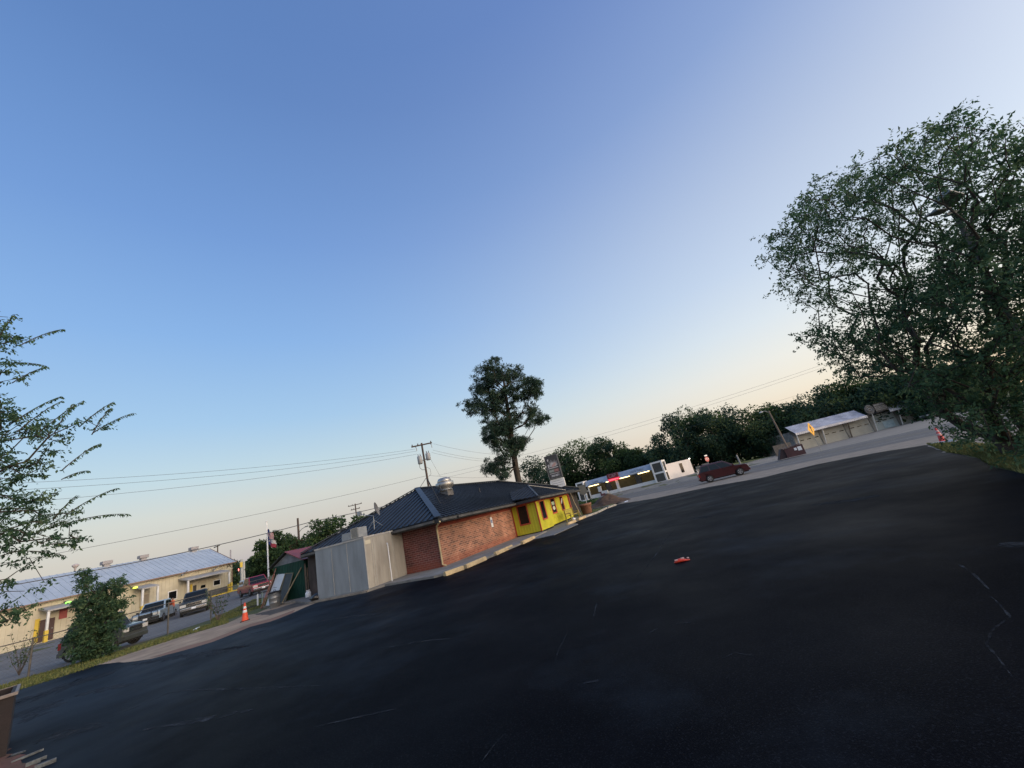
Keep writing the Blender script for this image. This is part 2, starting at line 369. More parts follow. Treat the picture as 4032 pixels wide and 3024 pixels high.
M_scuff = mat('worn_asphalt', (.055, .062, .070), (.026, .031, .038), 3.5, .9, detail=9, lo=.38, hi=.62)
_t = M_scuff.node_tree; _b = _t.nodes['Principled BSDF']; _tc = _t.nodes.new('ShaderNodeTexCoord'); _n = _t.nodes.new('ShaderNodeTexNoise'); _n.inputs['Scale'].default_value = 5; _n.inputs['Detail'].default_value = 9; _n.inputs['Roughness'].default_value = .75; _t.links.new(_tc.outputs['Object'], _n.inputs[0])
_r = _t.nodes.new('ShaderNodeMapRange'); _r.inputs[1].default_value = .42; _r.inputs[2].default_value = .62; _r.inputs[4].default_value = .95; _t.links.new(_n.outputs[0], _r.inputs[0]); _t.links.new(_r.outputs[0], _b.inputs['Alpha']); _b.inputs['Specular IOR Level'].default_value = .05
def stroke(px, w, seed):
    P_ = [gp(*q, .0) for q in px]; L1, R1 = [], []; rnd = random.Random(seed)
    Q = []
    for a, c in zip(P_[:-1], P_[1:]):
        for k in range(8): Q.append(a.lerp(c, k / 8))
    Q.append(P_[-1])
    for i, p in enumerate(Q):
        d = (Q[min(i + 1, len(Q) - 1)] - Q[max(i - 1, 0)]).normalized(); nrm = Vector((-d.y, d.x, 0)); ww = w * rnd.uniform(.3, 1.0) * math.sin(math.pi * (i + .5) / len(Q)) ** .5
        L1.append(p + nrm * ww); R1.append(p - nrm * ww)
    tag(sheet('worn_mark', [(p.x, p.y) for p in L1 + R1[::-1]], .0235, M_scuff), kind='structure')
for i, (px, w) in enumerate((([(430, 2832), (560, 2780), (650, 2738), (720, 2724), (1000, 2716), (1285, 2706)], .05), ([(60, 2775), (110, 2750), (200, 2725), (330, 2685), (430, 2660)], 1.5), ([(60, 2815), (130, 2800), (190, 2800)], .7), ([(70, 2850), (130, 2830), (170, 2812)], .5), ([(130, 2928), (200, 2905), (300, 2885), (420, 2860)], .35), ([(300, 2740), (420, 2715), (520, 2700)], .30), ([(560, 2880), (800, 2840), (1000, 2800)], .12), ([(520, 2620), (700, 2590), (860, 2570), (1000, 2540)], .5), ([(840, 2562), (900, 2556), (980, 2548)], .18), ([(1000, 2478), (1060, 2466)], .10), ([(980, 2500), (1060, 2482)], .08),
        ([(2665, 2080), (2620, 2130), (2590, 2180), (2545, 2240), (2510, 2275)], .022), ([(2350, 2380), (2338, 2440)], .025), ([(2235, 2500), (2200, 2570), (2185, 2625)], .012), ([(2640, 2475), (2680, 2462), (2730, 2458)], .02), ([(2550, 2510), (2590, 2480)], .02), ([(2720, 2048), (2760, 2038), (2800, 2040)], .22), ([(3860, 2330), (3925, 2372), (3985, 2440), (3915, 2490), (3890, 2550), (3935, 2600), (3995, 2680)], .013), ([(3950, 2160), (4000, 2150), (4060, 2150)], .25), ([(3780, 2230), (3830, 2260), (3900, 2330)], .03), ([(1900, 3010), (1945, 2950), (1990, 2900)], .01), ([(1240, 2870), (1420, 2830), (1560, 2800)], .03), ([(1500, 2560), (1660, 2530), (1800, 2518)], .05), ([(2300, 2700), (2500, 2660)], .03), ([(3200, 1990), (3350, 1975), (3480, 1950)], .35), ([(1250, 2450), (1400, 2428), (1500, 2420)], .12), ([(2850, 2600), (2900, 2580), (2960, 2590)], .012), ([(620, 2720), (700, 2698)], .03))): stroke(px, w, i)
# road, its shoulder and the apron beyond
tag(sheet('gravel_shoulder', [rdp(-70, 26.0), rdp(3, 26.0), rdp(3, 38.6), rdp(-70, 38.6)] if False else [rdp(-90, 33.0), rdp(-33, 34.0), rdp(-30, 27.5), rdp(12, 21.0), rdp(40, 20), rdp(40, 39.2), rdp(-90, 39.2)], .010, M_gravel), kind='structure')
tag(sheet('road', [rdp(-260, 38.6), rdp(70, 38.6), rdp(70, 56), rdp(-260, 56)], .016, M_road), kind='structure')
tag(sheet('concrete_apron', [rdp(-120, 56), rdp(62, 56), rdp(62, 110), rdp(-120, 110)], .014, mat('pale_apron', (.27, .245, .205), (.19, .17, .145), .6, .95, detail=9), drape=True), kind='structure')
tag(sheet('grass_field', [tuple(gpg(*q)[:2]) for q in ((2880, 1832), (2960, 1816), (3040, 1797), (3095, 1781), (3092, 1766), (3030, 1775), (2960, 1796), (2900, 1812))], .045, mat('field_grass', (.20, .21, .05), (.14, .155, .04), .5, .95, bump=.6, bscale=8, detail=8), drape=True), kind='structure')
for i, (q, w, mm) in enumerate(((42.0, .14, M_line_w), (47.2, .12, M_line_y), (47.5, .12, M_line_y), (53.2, .14, M_line_w))):
    tag(sheet('lane_line', [rdp(-200, q), rdp(60, q), rdp(60, q + w), rdp(-200, q + w)], .021, mm), kind='structure')

# ---------------------------------------------------------------- restaurant
TH = math.atan2(.932, .361); CO = Vector((-5.7, 21.2, .12))
def W(s, t, z=0): return CO + Vector((.361 * s - .932 * t, .932 * s + .361 * t, z))
rest = thing('restaurant', 'low brick restaurant with dark standing seam hip roof and yellow siding end', 'restaurant', CO, TH)
def brick_material(name, ca, cb, mortar):
    m = bpy.data.materials.new(name); m.use_nodes = True; t = m.node_tree; b = t.nodes['Principled BSDF']; b.inputs['Roughness'].default_value = .9; L = t.links.new
    tc = t.nodes.new('ShaderNodeTexCoord'); sp = t.nodes.new('ShaderNodeSeparateXYZ'); L(tc.outputs['Object'], sp.inputs[0])
    a = t.nodes.new('ShaderNodeMath'); L(sp.outputs[0], a.inputs[0]); L(sp.outputs[1], a.inputs[1])
    cb_ = t.nodes.new('ShaderNodeCombineXYZ'); L(a.outputs[0], cb_.inputs[0]); L(sp.outputs[2], cb_.inputs[1])
    br = t.nodes.new('ShaderNodeTexBrick'); L(cb_.outputs[0], br.inputs[0]); br.inputs['Scale'].default_value = 1; br.inputs['Brick Width'].default_value = .30; br.inputs['Row Height'].default_value = .105
    br.inputs['Mortar Size'].default_value = .014; br.inputs['Color1'].default_value = ca + (1,); br.inputs['Color2'].default_value = cb + (1,); br.inputs['Mortar'].default_value = mortar + (1,); br.inputs['Bias'].default_value = -.25
    n = t.nodes.new('ShaderNodeTexNoise'); n.inputs['Scale'].default_value = 1.1; n.inputs['Detail'].default_value = 6; L(tc.outputs['Object'], n.inputs[0])
    r = t.nodes.new('ShaderNodeMapRange'); r.inputs[1].default_value = .3; r.inputs[2].default_value = .75; r.inputs[3].default_value = .75; r.inputs[4].default_value = 1.5; L(n.outputs[0], r.inputs[0])
    x = t.nodes.new('ShaderNodeMix'); x.data_type = 'RGBA'; x.blend_type = 'MULTIPLY'; x.inputs[0].default_value = 1; L(br.outputs[0], x.inputs[6]); L(r.outputs[0], x.inputs[7])
    # a redder foot, a redder soldier band near the top and the foot
    zr = t.nodes.new('ShaderNodeMapRange'); zr.inputs[1].default_value = .42; zr.inputs[2].default_value = .22; L(sp.outputs[2], zr.inputs[0])
    n3 = t.nodes.new('ShaderNodeTexNoise'); n3.inputs['Scale'].default_value = 5; L(tc.outputs['Object'], n3.inputs[0])
    mm = t.nodes.new('ShaderNodeMath'); mm.operation = 'MULTIPLY'; L(zr.outputs[0], mm.inputs[0]); L(n3.outputs[0], mm.inputs[1])
    x2 = t.nodes.new('ShaderNodeMix'); x2.data_type = 'RGBA'; L(mm.outputs[0], x2.inputs[0]); L(x.outputs[2], x2.inputs[6]); x2.inputs[7].default_value = (.27, .07, .04, 1)
    L(x2.outputs[2], b.inputs['Base Color'])
    bp = t.nodes.new('ShaderNodeBump'); bp.inputs['Strength'].default_value = .6; bp.inputs['Distance'].default_value = .01; L(br.outputs[1], bp.inputs['Height']); bp.invert = True; L(bp.outputs[0], b.inputs['Normal'])
    return m
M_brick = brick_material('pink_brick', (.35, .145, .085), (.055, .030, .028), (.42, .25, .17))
M_brick_shade = brick_material('shaded_brick', (.15, .042, .034), (.07, .026, .024), (.22, .12, .10))  # darker brick copy: shade of the end wall put into its colour
M_yel = mat('yellow_siding_paint', (.64, .60, .04), (.52, .49, .035), 1.4, .7)
M_trim = mat('red_orange_trim', (.50, .085, .03), (.38, .06, .03), 3, .65)
M_roof = mat('dark_roof_metal', (.020, .025, .034), (.009, .012, .018), .7, .5, .0, detail=7)
M_fascia = mat('dark_fascia', (.020, .020, .022), (.035, .034, .034), 2, .5)
M_gutter = mat('grey_gutter', (.16, .15, .14), (.07, .068, .066), 2, .5, .3)
M_plinth = mat('dark_plinth', (.012, .012, .012), None, rough=.9)
WT = 2.35; SE0 = 18.75
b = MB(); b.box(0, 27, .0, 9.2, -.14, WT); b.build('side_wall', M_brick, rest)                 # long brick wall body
b = MB(); b.box(-.03, .0, .02, 9.2, -.12, WT - .01); b.box(-.03, 0, -.012, .02, -.12, WT - .02); b.build('end_wall', M_brick_shade, rest)
b = MB(); b.box(-.034, .30, -.035, -.013, 1.93, WT); b.box(.30, 9.2, -.035, -.013, 1.93, WT - .005)
for k in range(76): b.box(.02 + k * .12, .09 + k * .12, -.041, -.036, 1.95, 2.2)
b.build('soldier_course', mat('soldier_brick', (.34, .07, .04), (.22, .05, .035), 9, .9), rest)
b = MB(); b.box(SE0 + .05, 27.01, -.012, -.003, -.1, WT - .01); b.build('dark_end_wall', mat('dark_brown_wall', (.022, .018, .016), (.035, .028, .024), 2, .8), rest)
# plywood lean-to wall between cooler and shed
b = MB(); b.box(-.25, -.18, 5.52, 9.4, -.05, 2.15); b.build('plywood_wall', mat('stained_plywood', (.115, .085, .07), (.05, .04, .036), 2.2, .9, stretch=(1, 1, .4), detail=8), rest)
# bump out with yellow vertical siding
T1 = -2.02; T2 = -1.6; SB = 9.25; SM = 11.92; SE = 18.75; ZB = .05
def ribbed(b, s0, s1, t, z0, z1, step, out):     # siding ribs along +s on a plane t
    n = int((s1 - s0) / step)
    for k in range(n + 1):
        s = s0 + k * step
        b.box(s, s + step * .28, t - out, t - .0005, z0, z1)
b = MB(); b.box(SB, SM, T1, -.005, ZB, WT - .02); b.box(SM + .001, SE, T2, -.005, ZB, WT - .02)
ribbed(b, SB + .12, 10.0, T1, ZB + .005, WT - .05, .20, .022); ribbed(b, 10.9, SM - .1, T1, ZB + .005, WT - .05, .20, .022)
ribbed(b, 10.05, 10.85, T1, ZB + .005, .74, .20, .022)
for (a, c) in ((SM + .12, 13.5), (14.55, 15.95), (16.8, 18.3)): ribbed(b, a, c, T2, ZB + .005, WT - .05, .20, .022)
for (a, c) in ((13.6, 14.45), (16.05, 16.65)): ribbed(b, a, c, T2, ZB + .005, .88, .20, .022)
for k in range(9):
    t = T1 + .1 + k * .22; b.box(SB - .02, SB - .0005, t, t + .05, ZB + .01, .72 if -1.45 < t < -.45 else WT - .06)
b.build('yellow_siding', M_yel, rest)
b = MB(); b.box(SB + .03, SM - .03, T1 + .04, -.01, -.14, ZB - .002); b.box(SM - .02, SE - .03, T2 + .04, -.01, -.14, ZB - .002); b.build('plinth', M_plinth, rest)
b = MB()
b.box(SB - .03, SB + .05, T1 - .035, T1 + .05, ZB, WT - .1); b.box(SB - .028, SB - .001, -.10, -.006, ZB, WT - .1)
b.box(SB - .03, SM + .03, T1 - .04, T1 - .023, WT - .30, WT - .12); b.box(SM + .03, SE + .03, T2 - .04, T2 - .023, WT - .30, WT - .12)
b.box(SE - .06, SE + .04, T2 - .038, T2 - .02, ZB, WT - .31)
b.box(SM + .002, SM + .07, T2 - .036, T2 - .022, ZB, WT - .31)
b.box(SB - .035, SB - .021, T1, -.1, WT - .30, WT - .12)
b.build('red_trim', M_trim, rest)
def wwindow(s0, s1, z0, z1, t, extra=None):
    f = MB(); w = .10
    f.box(s0 - w, s0, t - .05, t - .024, z0 - w, z1); f.box(s1, s1 + w, t - .05, t - .024, z0 - w, z1); f.box(s0, s1, t - .052, t - .024, z0 - w, z0); f.box(s0 - w, s1 + w, t - .052, t - .024, z1, z1 + .04)
    f.box(s1 - .06, s1 - .002, t - .048, t - .004, z0, z1)
    fo = f.build('window', M_trim, rest)
    g = MB(); g.box(s0, s1 - .062, t - .03, t - .012, z0, z1); g.build('pane', M_glass, fo)
    return fo
wwindow(10.02, 10.86, .78, 2.0, T1); w2 = wwindow(13.55, 14.5, .92, 2.0, T2); w3 = wwindow(16.05, 16.72, .92, 2.0, T2); wwindow(18.36, 18.66, .92, 2.0, T2)
sg = MB(); sg.box(13.62, 14.28, T2 - .058, T2 - .045, 1.52, 1.78); sg.build('window_sign', mat('pale_window_sign', (.62, .70, .55), (.25, .40, .22), 12, .5), w2)
sg = MB(); sg.lathe([(.30, 0), (.30, .012)], 20, Matrix.Translation((13.95, T2 - .046, 1.27)) @ Matrix.Rotation(R(90), 4, 'X') @ Matrix.Diagonal((1, .55, 1, 1))); sg.build('window_sign', mat('cream_window_sign', (.70, .68, .55), (.45, .45, .30), 14, .5), w2)
sg = MB(); sg.bar((16.12, T2 - .052, 1.45), (16.55, T2 - .052, 1.85), .012, .14, up=(0, 0, 1)); sg.build('window_sign', mat('slanted_sign', (.62, .64, .58), None, rough=.5), w3)
f = MB(); f.box(SB - .05, SB - .021, -1.34, -1.26, .66, 2.04); f.box(SB - .05, SB - .021, -.56, -.48, .66, 2.04); f.box(SB - .052, SB - .021, -1.26, -.56, .66, .76); f.box(SB - .052, SB - .021, -1.26, -.56, 1.98, 2.04)
fo = f.build('window', M_trim, rest); g = MB(); g.box(SB - .035, SB - .021, -1.26, -.56, .76, 1.98); g.build('pane', M_glass, fo)
b = MB(); b.box(12.35, 12.72, T2 - .16, T2 - .023, 1.15, 1.5, taper=.02); b.build('wall_box', mat('brown_box', (.10, .06, .035), None, rough=.7), rest)
b = MB(); b.tube([(19.3, T2 - .1, WT - .1), (19.15, T2 - .3, 1.2), (19.35, T2 - .55, -.1)], .035, 8); b.build('leaning_pole', mat('tan_post', (.45, .36, .24), (.3, .25, .17), 4, .8), rest)
# roof: main hip, bump-out hip
ZE = WT + .02
E = {'a': Vector((-.75, -.75, ZE)), 'b': Vector((-.75, 9.35, ZE)), 'c': Vector((27.6, 9.35, ZE)), 'd': Vector((27.6, -.75, ZE)), 'p': Vector((4.45, 4.3, 4.76)), 'q': Vector((16.8, 4.3, 4.82))}
def roof_faces(b, faces, ribstep, ribh=.045, ribw=.05):
    for pts, eave in faces:
        P = [Vector(p) for p in pts]; nrm = (P[1] - P[0]).cross(P[2] - P[0]).normalized()
        if nrm.z < 0: nrm = -nrm
        b.prism(P, -nrm * .06)
        e0, e1 = Vector(eave[0]), Vector(eave[1]); ex = (e1 - e0).normalized(); up = nrm.cross(ex).normalized()
        if up.z < 0: up = -up
        L2 = [((p - e0).dot(ex), (p - e0).dot(up)) for p in P]; n = len(L2)
        x = min(a for a, _ in L2) + ribstep / 2; xe = max(a for a, _ in L2)
        while x < xe:
            hits = []
            for i in range(n):
                a, c = L2[i], L2[(i + 1) % n]
                if (a[0] - x) * (c[0] - x) < 0:
                    hits.append(a[1] + (c[1] - a[1]) * (x - a[0]) / (c[0] - a[0]))
            if len(hits) >= 2 and max(hits) - min(hits) > .3:
                A = e0 + ex * x + up * (min(hits) + .01) + nrm * ribh / 2; B_ = e0 + ex * x + up * (max(hits) - .04) + nrm * ribh / 2
                b.bar(A, B_, ribw, ribh, up=nrm)
            x += ribstep
b = MB()
roof_faces(b, [((E['a'], E['d'], E['q'], E['p']), (E['a'], E['d'])), ((E['b'], E['a'], E['p']), (E['b'], E['a'])), ((E['d'], E['c'], E['q']), (E['d'], E['c'])), ((E['c'], E['b'], E['p'], E['q']), (E['c'], E['b']))], .40)
b.build('roof', M_roof, rest)
b = MB()
for a, c in (('a', 'p'), ('b', 'p'), ('p', 'q'), ('q', 'd'), ('q', 'c')):
    b.bar(E[a] + Vector((0, 0, .05)), E[c] + Vector((0, 0, .07)), .34, .05)
b.build('ridge_cap', mat('ridge_cap_metal', (.045, .058, .078), (.03, .038, .052), 1.5, .45, .25, detail=7), rest)
# bump roof
e0 = Vector((8.55, -2.62, ZE + .02)); e1 = Vector((15.2, -2.62, ZE + .02)); ap = Vector((12.4, -.5, 3.42)); bk = Vector((9.4, 1.15, 3.40)); e2 = Vector((15.2, -.6, ZE + .16)); e3 = Vector((8.55, -.6, ZE + .16))
b = MB(); roof_faces(b, [((e0, e1, ap), (e0, e1)), ((e3, e0, ap, Vector((11.2, .7, 3.2))), (e3, e0)), ((e1, e2 + Vector((0, .8, .4)), ap), (e1, e2))], .36)
b.build('roof', M_roof, rest)
b = MB(); b.bar(e0 + Vector((0, 0, .05)), ap + Vector((0, 0, .06)), .12, .04); b.bar(e1 + Vector((0, 0, .05)), ap + Vector((0, 0, .06)), .12, .04); b.build('ridge_cap', mat('pale_ridge', (.16, .17, .18), (.08, .09, .10), 3, .4, .4), rest)
# fascia, soffit and gutters
b = MB()
b.box(-.75, 27.6, -.75, -.72, ZE - .26, ZE - .055); b.box(-.75, -.72, -.72, 9.35, ZE - .26, ZE - .055); b.box(27.57, 27.6, -.72, 9.35, ZE - .26, ZE - .055)
b.box(8.55, 15.2, -2.62, -2.59, ZE - .24, ZE - .045); b.box(8.55, 8.58, -2.59, -.76, ZE - .24, ZE - .045); b.box(15.2, 19.0, -2.3, -2.27, ZE - .22, ZE - .035); b.box(18.97, 19.0, -2.27, -.76, ZE - .22, ZE - .035)
b.box(15.21, 19.0, -2.26, -.76, ZE - .05, ZE + .01)
b.build('fascia', M_fascia, rest)
b = MB(); b.box(-.71, 27.55, -.71, -.042, ZE - .24, ZE - .22); b.box(-.71, -.04, -.04, 9.3, ZE - .24, ZE - .22); b.box(8.6, 15.15, -2.58, -.8, ZE - .22, ZE - .20); b.box(15.2, 18.95, -2.26, -.8, ZE - .2, ZE - .18)
b.build('soffit', mat('dark_soffit', (.018, .017, .016), None, rough=.9), rest)
b = MB()
def gut(b, p0, p1, out):
    b.bar(p0, p1, .12, .11)
gut(b, (-.6, -.82, ZE - .14), (.75, -.82, ZE - .14), 0); gut(b, (.95, -.82, ZE - .14), (8.5, -.82, ZE - .15), 0)
gut(b, (8.6, -2.69, ZE - .13), (15.0, -2.69, ZE - .14), 0); gut(b, (-.82, 9.2, ZE - .13), (-.82, -.5, ZE - .14), 0); gut(b, (15.4, -.82, ZE - .14), (27.4, -.82, ZE - .14), 0)
b.build('gutter', M_gutter, rest)
b = MB(); b.tube([(-.72, -.80, ZE - .2), (-.5, -.4, 1.98), (-.09, -.085, 1.86), (-.09, -.085, .12), (.05, -.20, .03)], .045, 8); b.build('downspout', M_tanpaint, rest)
b = MB(); b.box(-.02, .0, -.014, -.012, .0, .1); 
# roof vents
for nm, s, t, h in (('vent_pipe', 2.4, 1.0, .32), ('vent_pipe', 9.0, 2.1, .35), ('vent_pipe', 4.6, .9, .01)):
    if h < .1: continue
    z = ZE + (t + .75) * .47 if s > 3 else ZE + (s + .75) * .52
    b = MB(); b.tube([(s, t, z - .1), (s, t, z + h)], .045, 8); b.lathe([(.12, z - .03), (.05, z + .08)], 10, None, s, t); b.build(nm, M_fascia, rest)
# tall mast leaning on hip
mast = MB(); mast.tube([W(1.35, .45, 3.15), W(1.55, 1.2, 4.75)], .035, 6)
tag(mast.build('antenna_mast', M_blackpaint, None, W(1.35, .45, 3.1)), 'thin dark mast standing at the left hip of the restaurant roof', 'antenna')
# exhaust fan
fp = W(5.15, 2.5, 0); fz = CO.z + ZE + (2.5 + .75) * .475
fan = thing('exhaust_fan', 'shiny round kitchen exhaust fan on the restaurant roof', 'exhaust fan', (fp.x, fp.y, fz - .12), TH)
b = MB(); b.box(-.36, .36, -.36, .36, 0, .42, taper=.03); b.build('curb', mat('fan_curb', (.20, .18, .17), (.10, .095, .09), 3, .6, .4), fan)
b = MB(); b.smooth = True; b.lathe([(.30, .42), (.42, .44), (.46, .50), (.54, .58), (.60, .70), (.62, .92), (.60, .93), (.50, .925)], 28); b.build('fan_bowl', mat('spun_aluminium', (.50, .48, .44), (.36, .34, .32), 3, .42, .8), fan)
b = MB(); b.smooth = True; b.lathe([(.48, .90), (.48, 1.06), (.44, 1.12), (.42, 1.16), (.40, 1.20), (.30, 1.24), (.02, 1.25)], 28); b.build('fan_cap', mat('spun_aluminium', (.6, .6, .6)), fan)
b = MB(); b.smooth = True; b.lathe([(.44, .36), (.50, .40), (.50, .43), (.3, .44)], 9); b.build('grease_rim', M_galv, fan)
# satellite dish on roof above the cooler
dz = CO.z + ZE + .1
dish = thing('satellite_dish', 'satellite dish on thin tripod legs on the roof slope above the walk in cooler', 'satellite dish', W(-.1, 4.1, ZE + .2), TH)
b = MB(); b.tube([(0, 0, 0), (.1, .05, .9)], .025, 6); b.tube([(-.25, .45, -.1), (.08, .05, .62)], .018, 6); b.tube([(.3, -.55, .05), (.08, .05, .62)], .018, 6); b.bar((-.2, .5, -.08), (.25, -.6, .0), .05, .03); b.build('mast', M_steel, dish)
b = MB(); b.smooth = True; Md = Matrix.Translation((.12, -.1, 1.15)) @ Matrix.Rotation(R(75), 4, 'X') @ Matrix.Rotation(R(30), 4, 'Y'); b.lathe([(.02, .0), (.2, .03), (.38, .10), (.40, .13), (.37, .11), (.2, .045), (.02, .02)], 18, Md); b.build('reflector', mat('dish_grey', (.22, .21, .20), (.13, .12, .12), 4, .6), dish)
b = MB(); b.tube([(.1, .05, .85), (-.1, .5, 1.0), (-.2, .75, 1.12)], .018, 6); b.box(-.28, -.12, .68, .88, 1.05, 1.28); b.build('feed_arm', M_galv, dish)
# accessible parking plate on the brick
hp = thing('parking_sign', 'narrow white accessible parking sign fixed to the pink brick wall', 'sign', W(5.98, -.012, 1.15), TH)
b = MB(); b.box(-.13, .13, -.02, -.002, 0, .62); b.build('plate', M_whitegloss, hp)
b = MB(); b.box(-.085, .085, -.026, -.0215, .26, .46); b.build('symbol_panel', mat('sign_blue', (.02, .06, .25), None, rough=.5), hp)
b = MB()
ring = [(.045 * math.cos(a) + .0, -.0285, .33 + .045 * math.sin(a)) for a in [math.pi * .6 + i * math.pi * 1.4 / 10 for i in range(11)]]
b.tube(ring, .007, 5); b.tube([(-.01, -.0285, .43), (-.005, -.0285, .37), (.035, -.0285, .365), (.055, -.0285, .31)], .008, 5); b.lathe([(.014, 0), (.014, .004)], 8, Matrix.Translation((-.012, -.027, .445)) @ Matrix.Rotation(R(90), 4, 'X')); b.build('wheelchair_symbol', M_whitegloss, hp)

# walk around the restaurant
def slab(name, pts, z0, z1, material, label=None):
    b = MB(); n = len(pts); b.v = [(p[0], p[1], z0) for p in pts] + [(p[0], p[1], z1) for p in pts]
    bm = bmesh.new(); top = [bm.verts.new((p[0], p[1], z1)) for p in pts]; bot = [bm.verts.new((p[0], p[1], z0)) for p in pts]
    bm.faces.new(top)
    for i in range(n): bm.faces.new([bot[i], bot[(i + 1) % n], top[(i + 1) % n], top[i]])
    bmesh.ops.recalc_face_normals(bm, faces=bm.faces); me = bpy.data.meshes.new(name); bm.to_mesh(me); bm.free(); me.materials.append(material)
    o = bpy.data.objects.new(name, me); col.objects.link(o); return o
wp = [W(-3.05, 2.1), W(-3.05, 5.9), W(-1.3, 9.3), W(-.9, 12.9), W(.2, 12.9), W(.2, 4.0)]
w1 = [gp(*q, .12) + Vector((-.932, .361, 0)) * .28 for q in ((1450, 2323), (1532, 2297), (1640, 2277), (1728, 2263), (1775, 2250), (1850, 2222), (1938, 2188), (2040, 2145), (2094, 2123))]
walk = [W(0.2, .3), W(-.3, 2.25)] + w1[0:1] + w1[1:] + [W(8.6, -1.0), W(8.0, .3)]
tag(slab('sidewalk', [(p.x, p.y) for p in [W(.3, .2), W(.3, 2.2), W(-2.9, 2.24)]] + [(p.x, p.y) for p in w1] + [(p.x, p.y) for p in [W(9.2, -2.4), W(9.2, -.1)]], -.05, .118, M_concrete), kind='structure')
tag(slab('sidewalk', [(p.x, p.y) for p in [W(9.22, -2.45), gp(2094, 2125, .04), gp(2182, 2107, .03), gp(2277, 2064, .03), gp(2250, 2060, .05), gp(2297, 2041, .05), W(19.5, -3.4), W(19.5, -.1), W(9.22, -.1)]], -.05, .055, mat('grey_walk', (.20, .20, .195), (.14, .14, .137), 2, .9, bump=.2, detail=8)), kind='structure')
tag(slab('cooler_slab', [(p.x, p.y) for p in wp], -.05, .10, mat('stained_slab', (.30, .26, .21), (.15, .13, .11), 2.2, .9, detail=9)), kind='structure')
# painted kerb stretch in front of the dark brick
def block(a, c, w, h, label, material=M_tanpaint, name='wheel_stop'):
    a = Vector(a); c = Vector(c); mid = (a + c) / 2; d = c - a; L = d.length
    b = MB(); b.prism([(-L / 2, -w / 2, 0), (-L / 2, w / 2, 0), (-L / 2, w * .32, h), (-L / 2, -w * .32, h)], (L, 0, 0))
    o = b.build(name, material, None, bevel=.015); o.location = (mid.x, mid.y, a.z); o.rotation_euler = (0, 0, math.atan2(d.y, d.x)); o['label'] = label; o['category'] = 'wheel stop'; return o
blocks = [((1740, 2272), (1812, 2246), 'half buried tan wheel stop nearest the brick corner of the restaurant'), ((1822, 2242), (1900, 2208), 'long tan wheel stop below the downspout side of the pink brick wall'),
          ((1940, 2190), (2006, 2160), 'chipped tan wheel stop below the middle of the pink brick wall'), ((2046, 2146), (2094, 2124), 'tan wheel stop in front of the shaded yellow window'),
          ((2228, 2071), (2258, 2057), 'pale wheel stop in front of the yellow bench'), ((2270, 2052), (2298, 2040), 'pale wheel stop in front of the clay planter')]
for a, c, lb in blocks:
    ov = Vector((.932, -.361, 0)) * .16; p, q = gp(*a, .02) + ov, gp(*c, .02) + ov; o = block(p, q, .22, .18, lb); o['group'] = 'wheel stops along the restaurant'
for i, (a, c, lb) in enumerate([((2304, 2040), (2352, 2022), 'cracked kerb stone at the near corner of the grass island'), ((2354, 2021), (2390, 2003), 'tilted kerb stone in the middle of the grass island edge'), ((2392, 2003), (2426, 1990), 'far kerb stone below the dirt mound'), ((2330, 2008), (2400, 1996), 'thin pale kerb stone between the dirt mound and the grass')]):
    p, q = gp(*a, .0), gp(*c, .0); o = block(p, q, .22 if i < 3 else .14, .16, lb, mat('pale_stone', (.42, .39, .33), (.25, .23, .2), 3, .9), 'kerb_stone'); o['category'] = 'kerb stone'; o['group'] = 'kerb stones round the grass island'
tag(sheet('grass_island', [tuple(gp(*q)[:2]) for q in ((2262, 2044), (2304, 2036), (2352, 2018), (2424, 1988), (2400, 1975), (2330, 1975), (2270, 2000))], .03, mat('lawn', (.11, .15, .035), (.07, .105, .03), 2, .95, bump=.8, bscale=20)), kind='structure')

# walk-in cooler
cl = thing('walk_in_cooler', 'grey stained metal walk in cooler box built against the end of the restaurant', 'cooler', W(-2.75, 2.28, -.02), TH)
M_cool = mat('shaded_stained_panel', (.34, .365, .385), (.26, .28, .29), 1.6, .55, .35, stretch=(1.4, 1.4, .35), detail=9)  # stained metal with the cool shade of this side painted in
M_cool_lit = mat('sunlit_stained_panel', (.48, .44, .37), (.30, .27, .23), 1.4, .6, .2, stretch=(1.5, 1.5, .3), detail=9, lo=.4, hi=.72)  # same metal, warm low light painted in as a cream tone
b = MB(); b.box(0, .012, .0, 3.35, .03, 2.28); b.build('front_panel', M_cool, cl)
b = MB(); b.box(.014, 2.70, -.012, 0, .03, 2.27); b.build('side_panel', M_cool_lit, cl)
b = MB(); b.box(.013, 2.7, .001, 3.34, .0, 2.28); b.build('inner_box', M_cool, cl)
b = MB(); b.box(-.03, 2.72, -.035, 3.38, 2.28, 2.36); b.build('top_trim', mat('cooler_trim', (.50, .47, .42), (.35, .33, .30), 3, .6), cl)
for q in ((.42, .445, -.025, -.0125), (.56, .585, -.025, -.0125), (1.9, 1.92, -.025, -.0125), (-.012, -.001, 1.15, 1.17), (-.012, -.001, 2.2, 2.215), (-.02, .05, -.02, -.0125)):
    b = MB(); b.box(*q, .05, 2.27); b.build('seam', mat('cooler_trim', (.5, .5, .5)), cl)
b = MB(); b.box(.05, .4, -.03, -.013, 1.98, 2.16); b.build('label_plate', mat('cream_plate', (.62, .56, .42), None, rough=.6), cl)
pi = MB(); P0 = W(-1.55, 1.72, -.12); pi.tube([(0, 0, 0), (0, 0, 1.86)], .024, 8); pi.tube([(0, 0, 1.85), (.03, .06, 1.88), (.05, .12, 1.86)], .024, 8)
tag(pi.build('white_pipe', M_whitegloss), 'upright white plastic pipe standing in front of the walk in cooler side', 'pipe'); bpy.data.objects['white_pipe'].location = W(-1.55, 1.95, -.1); bpy.data.objects['white_pipe'].rotation_euler = (0, 0, TH)
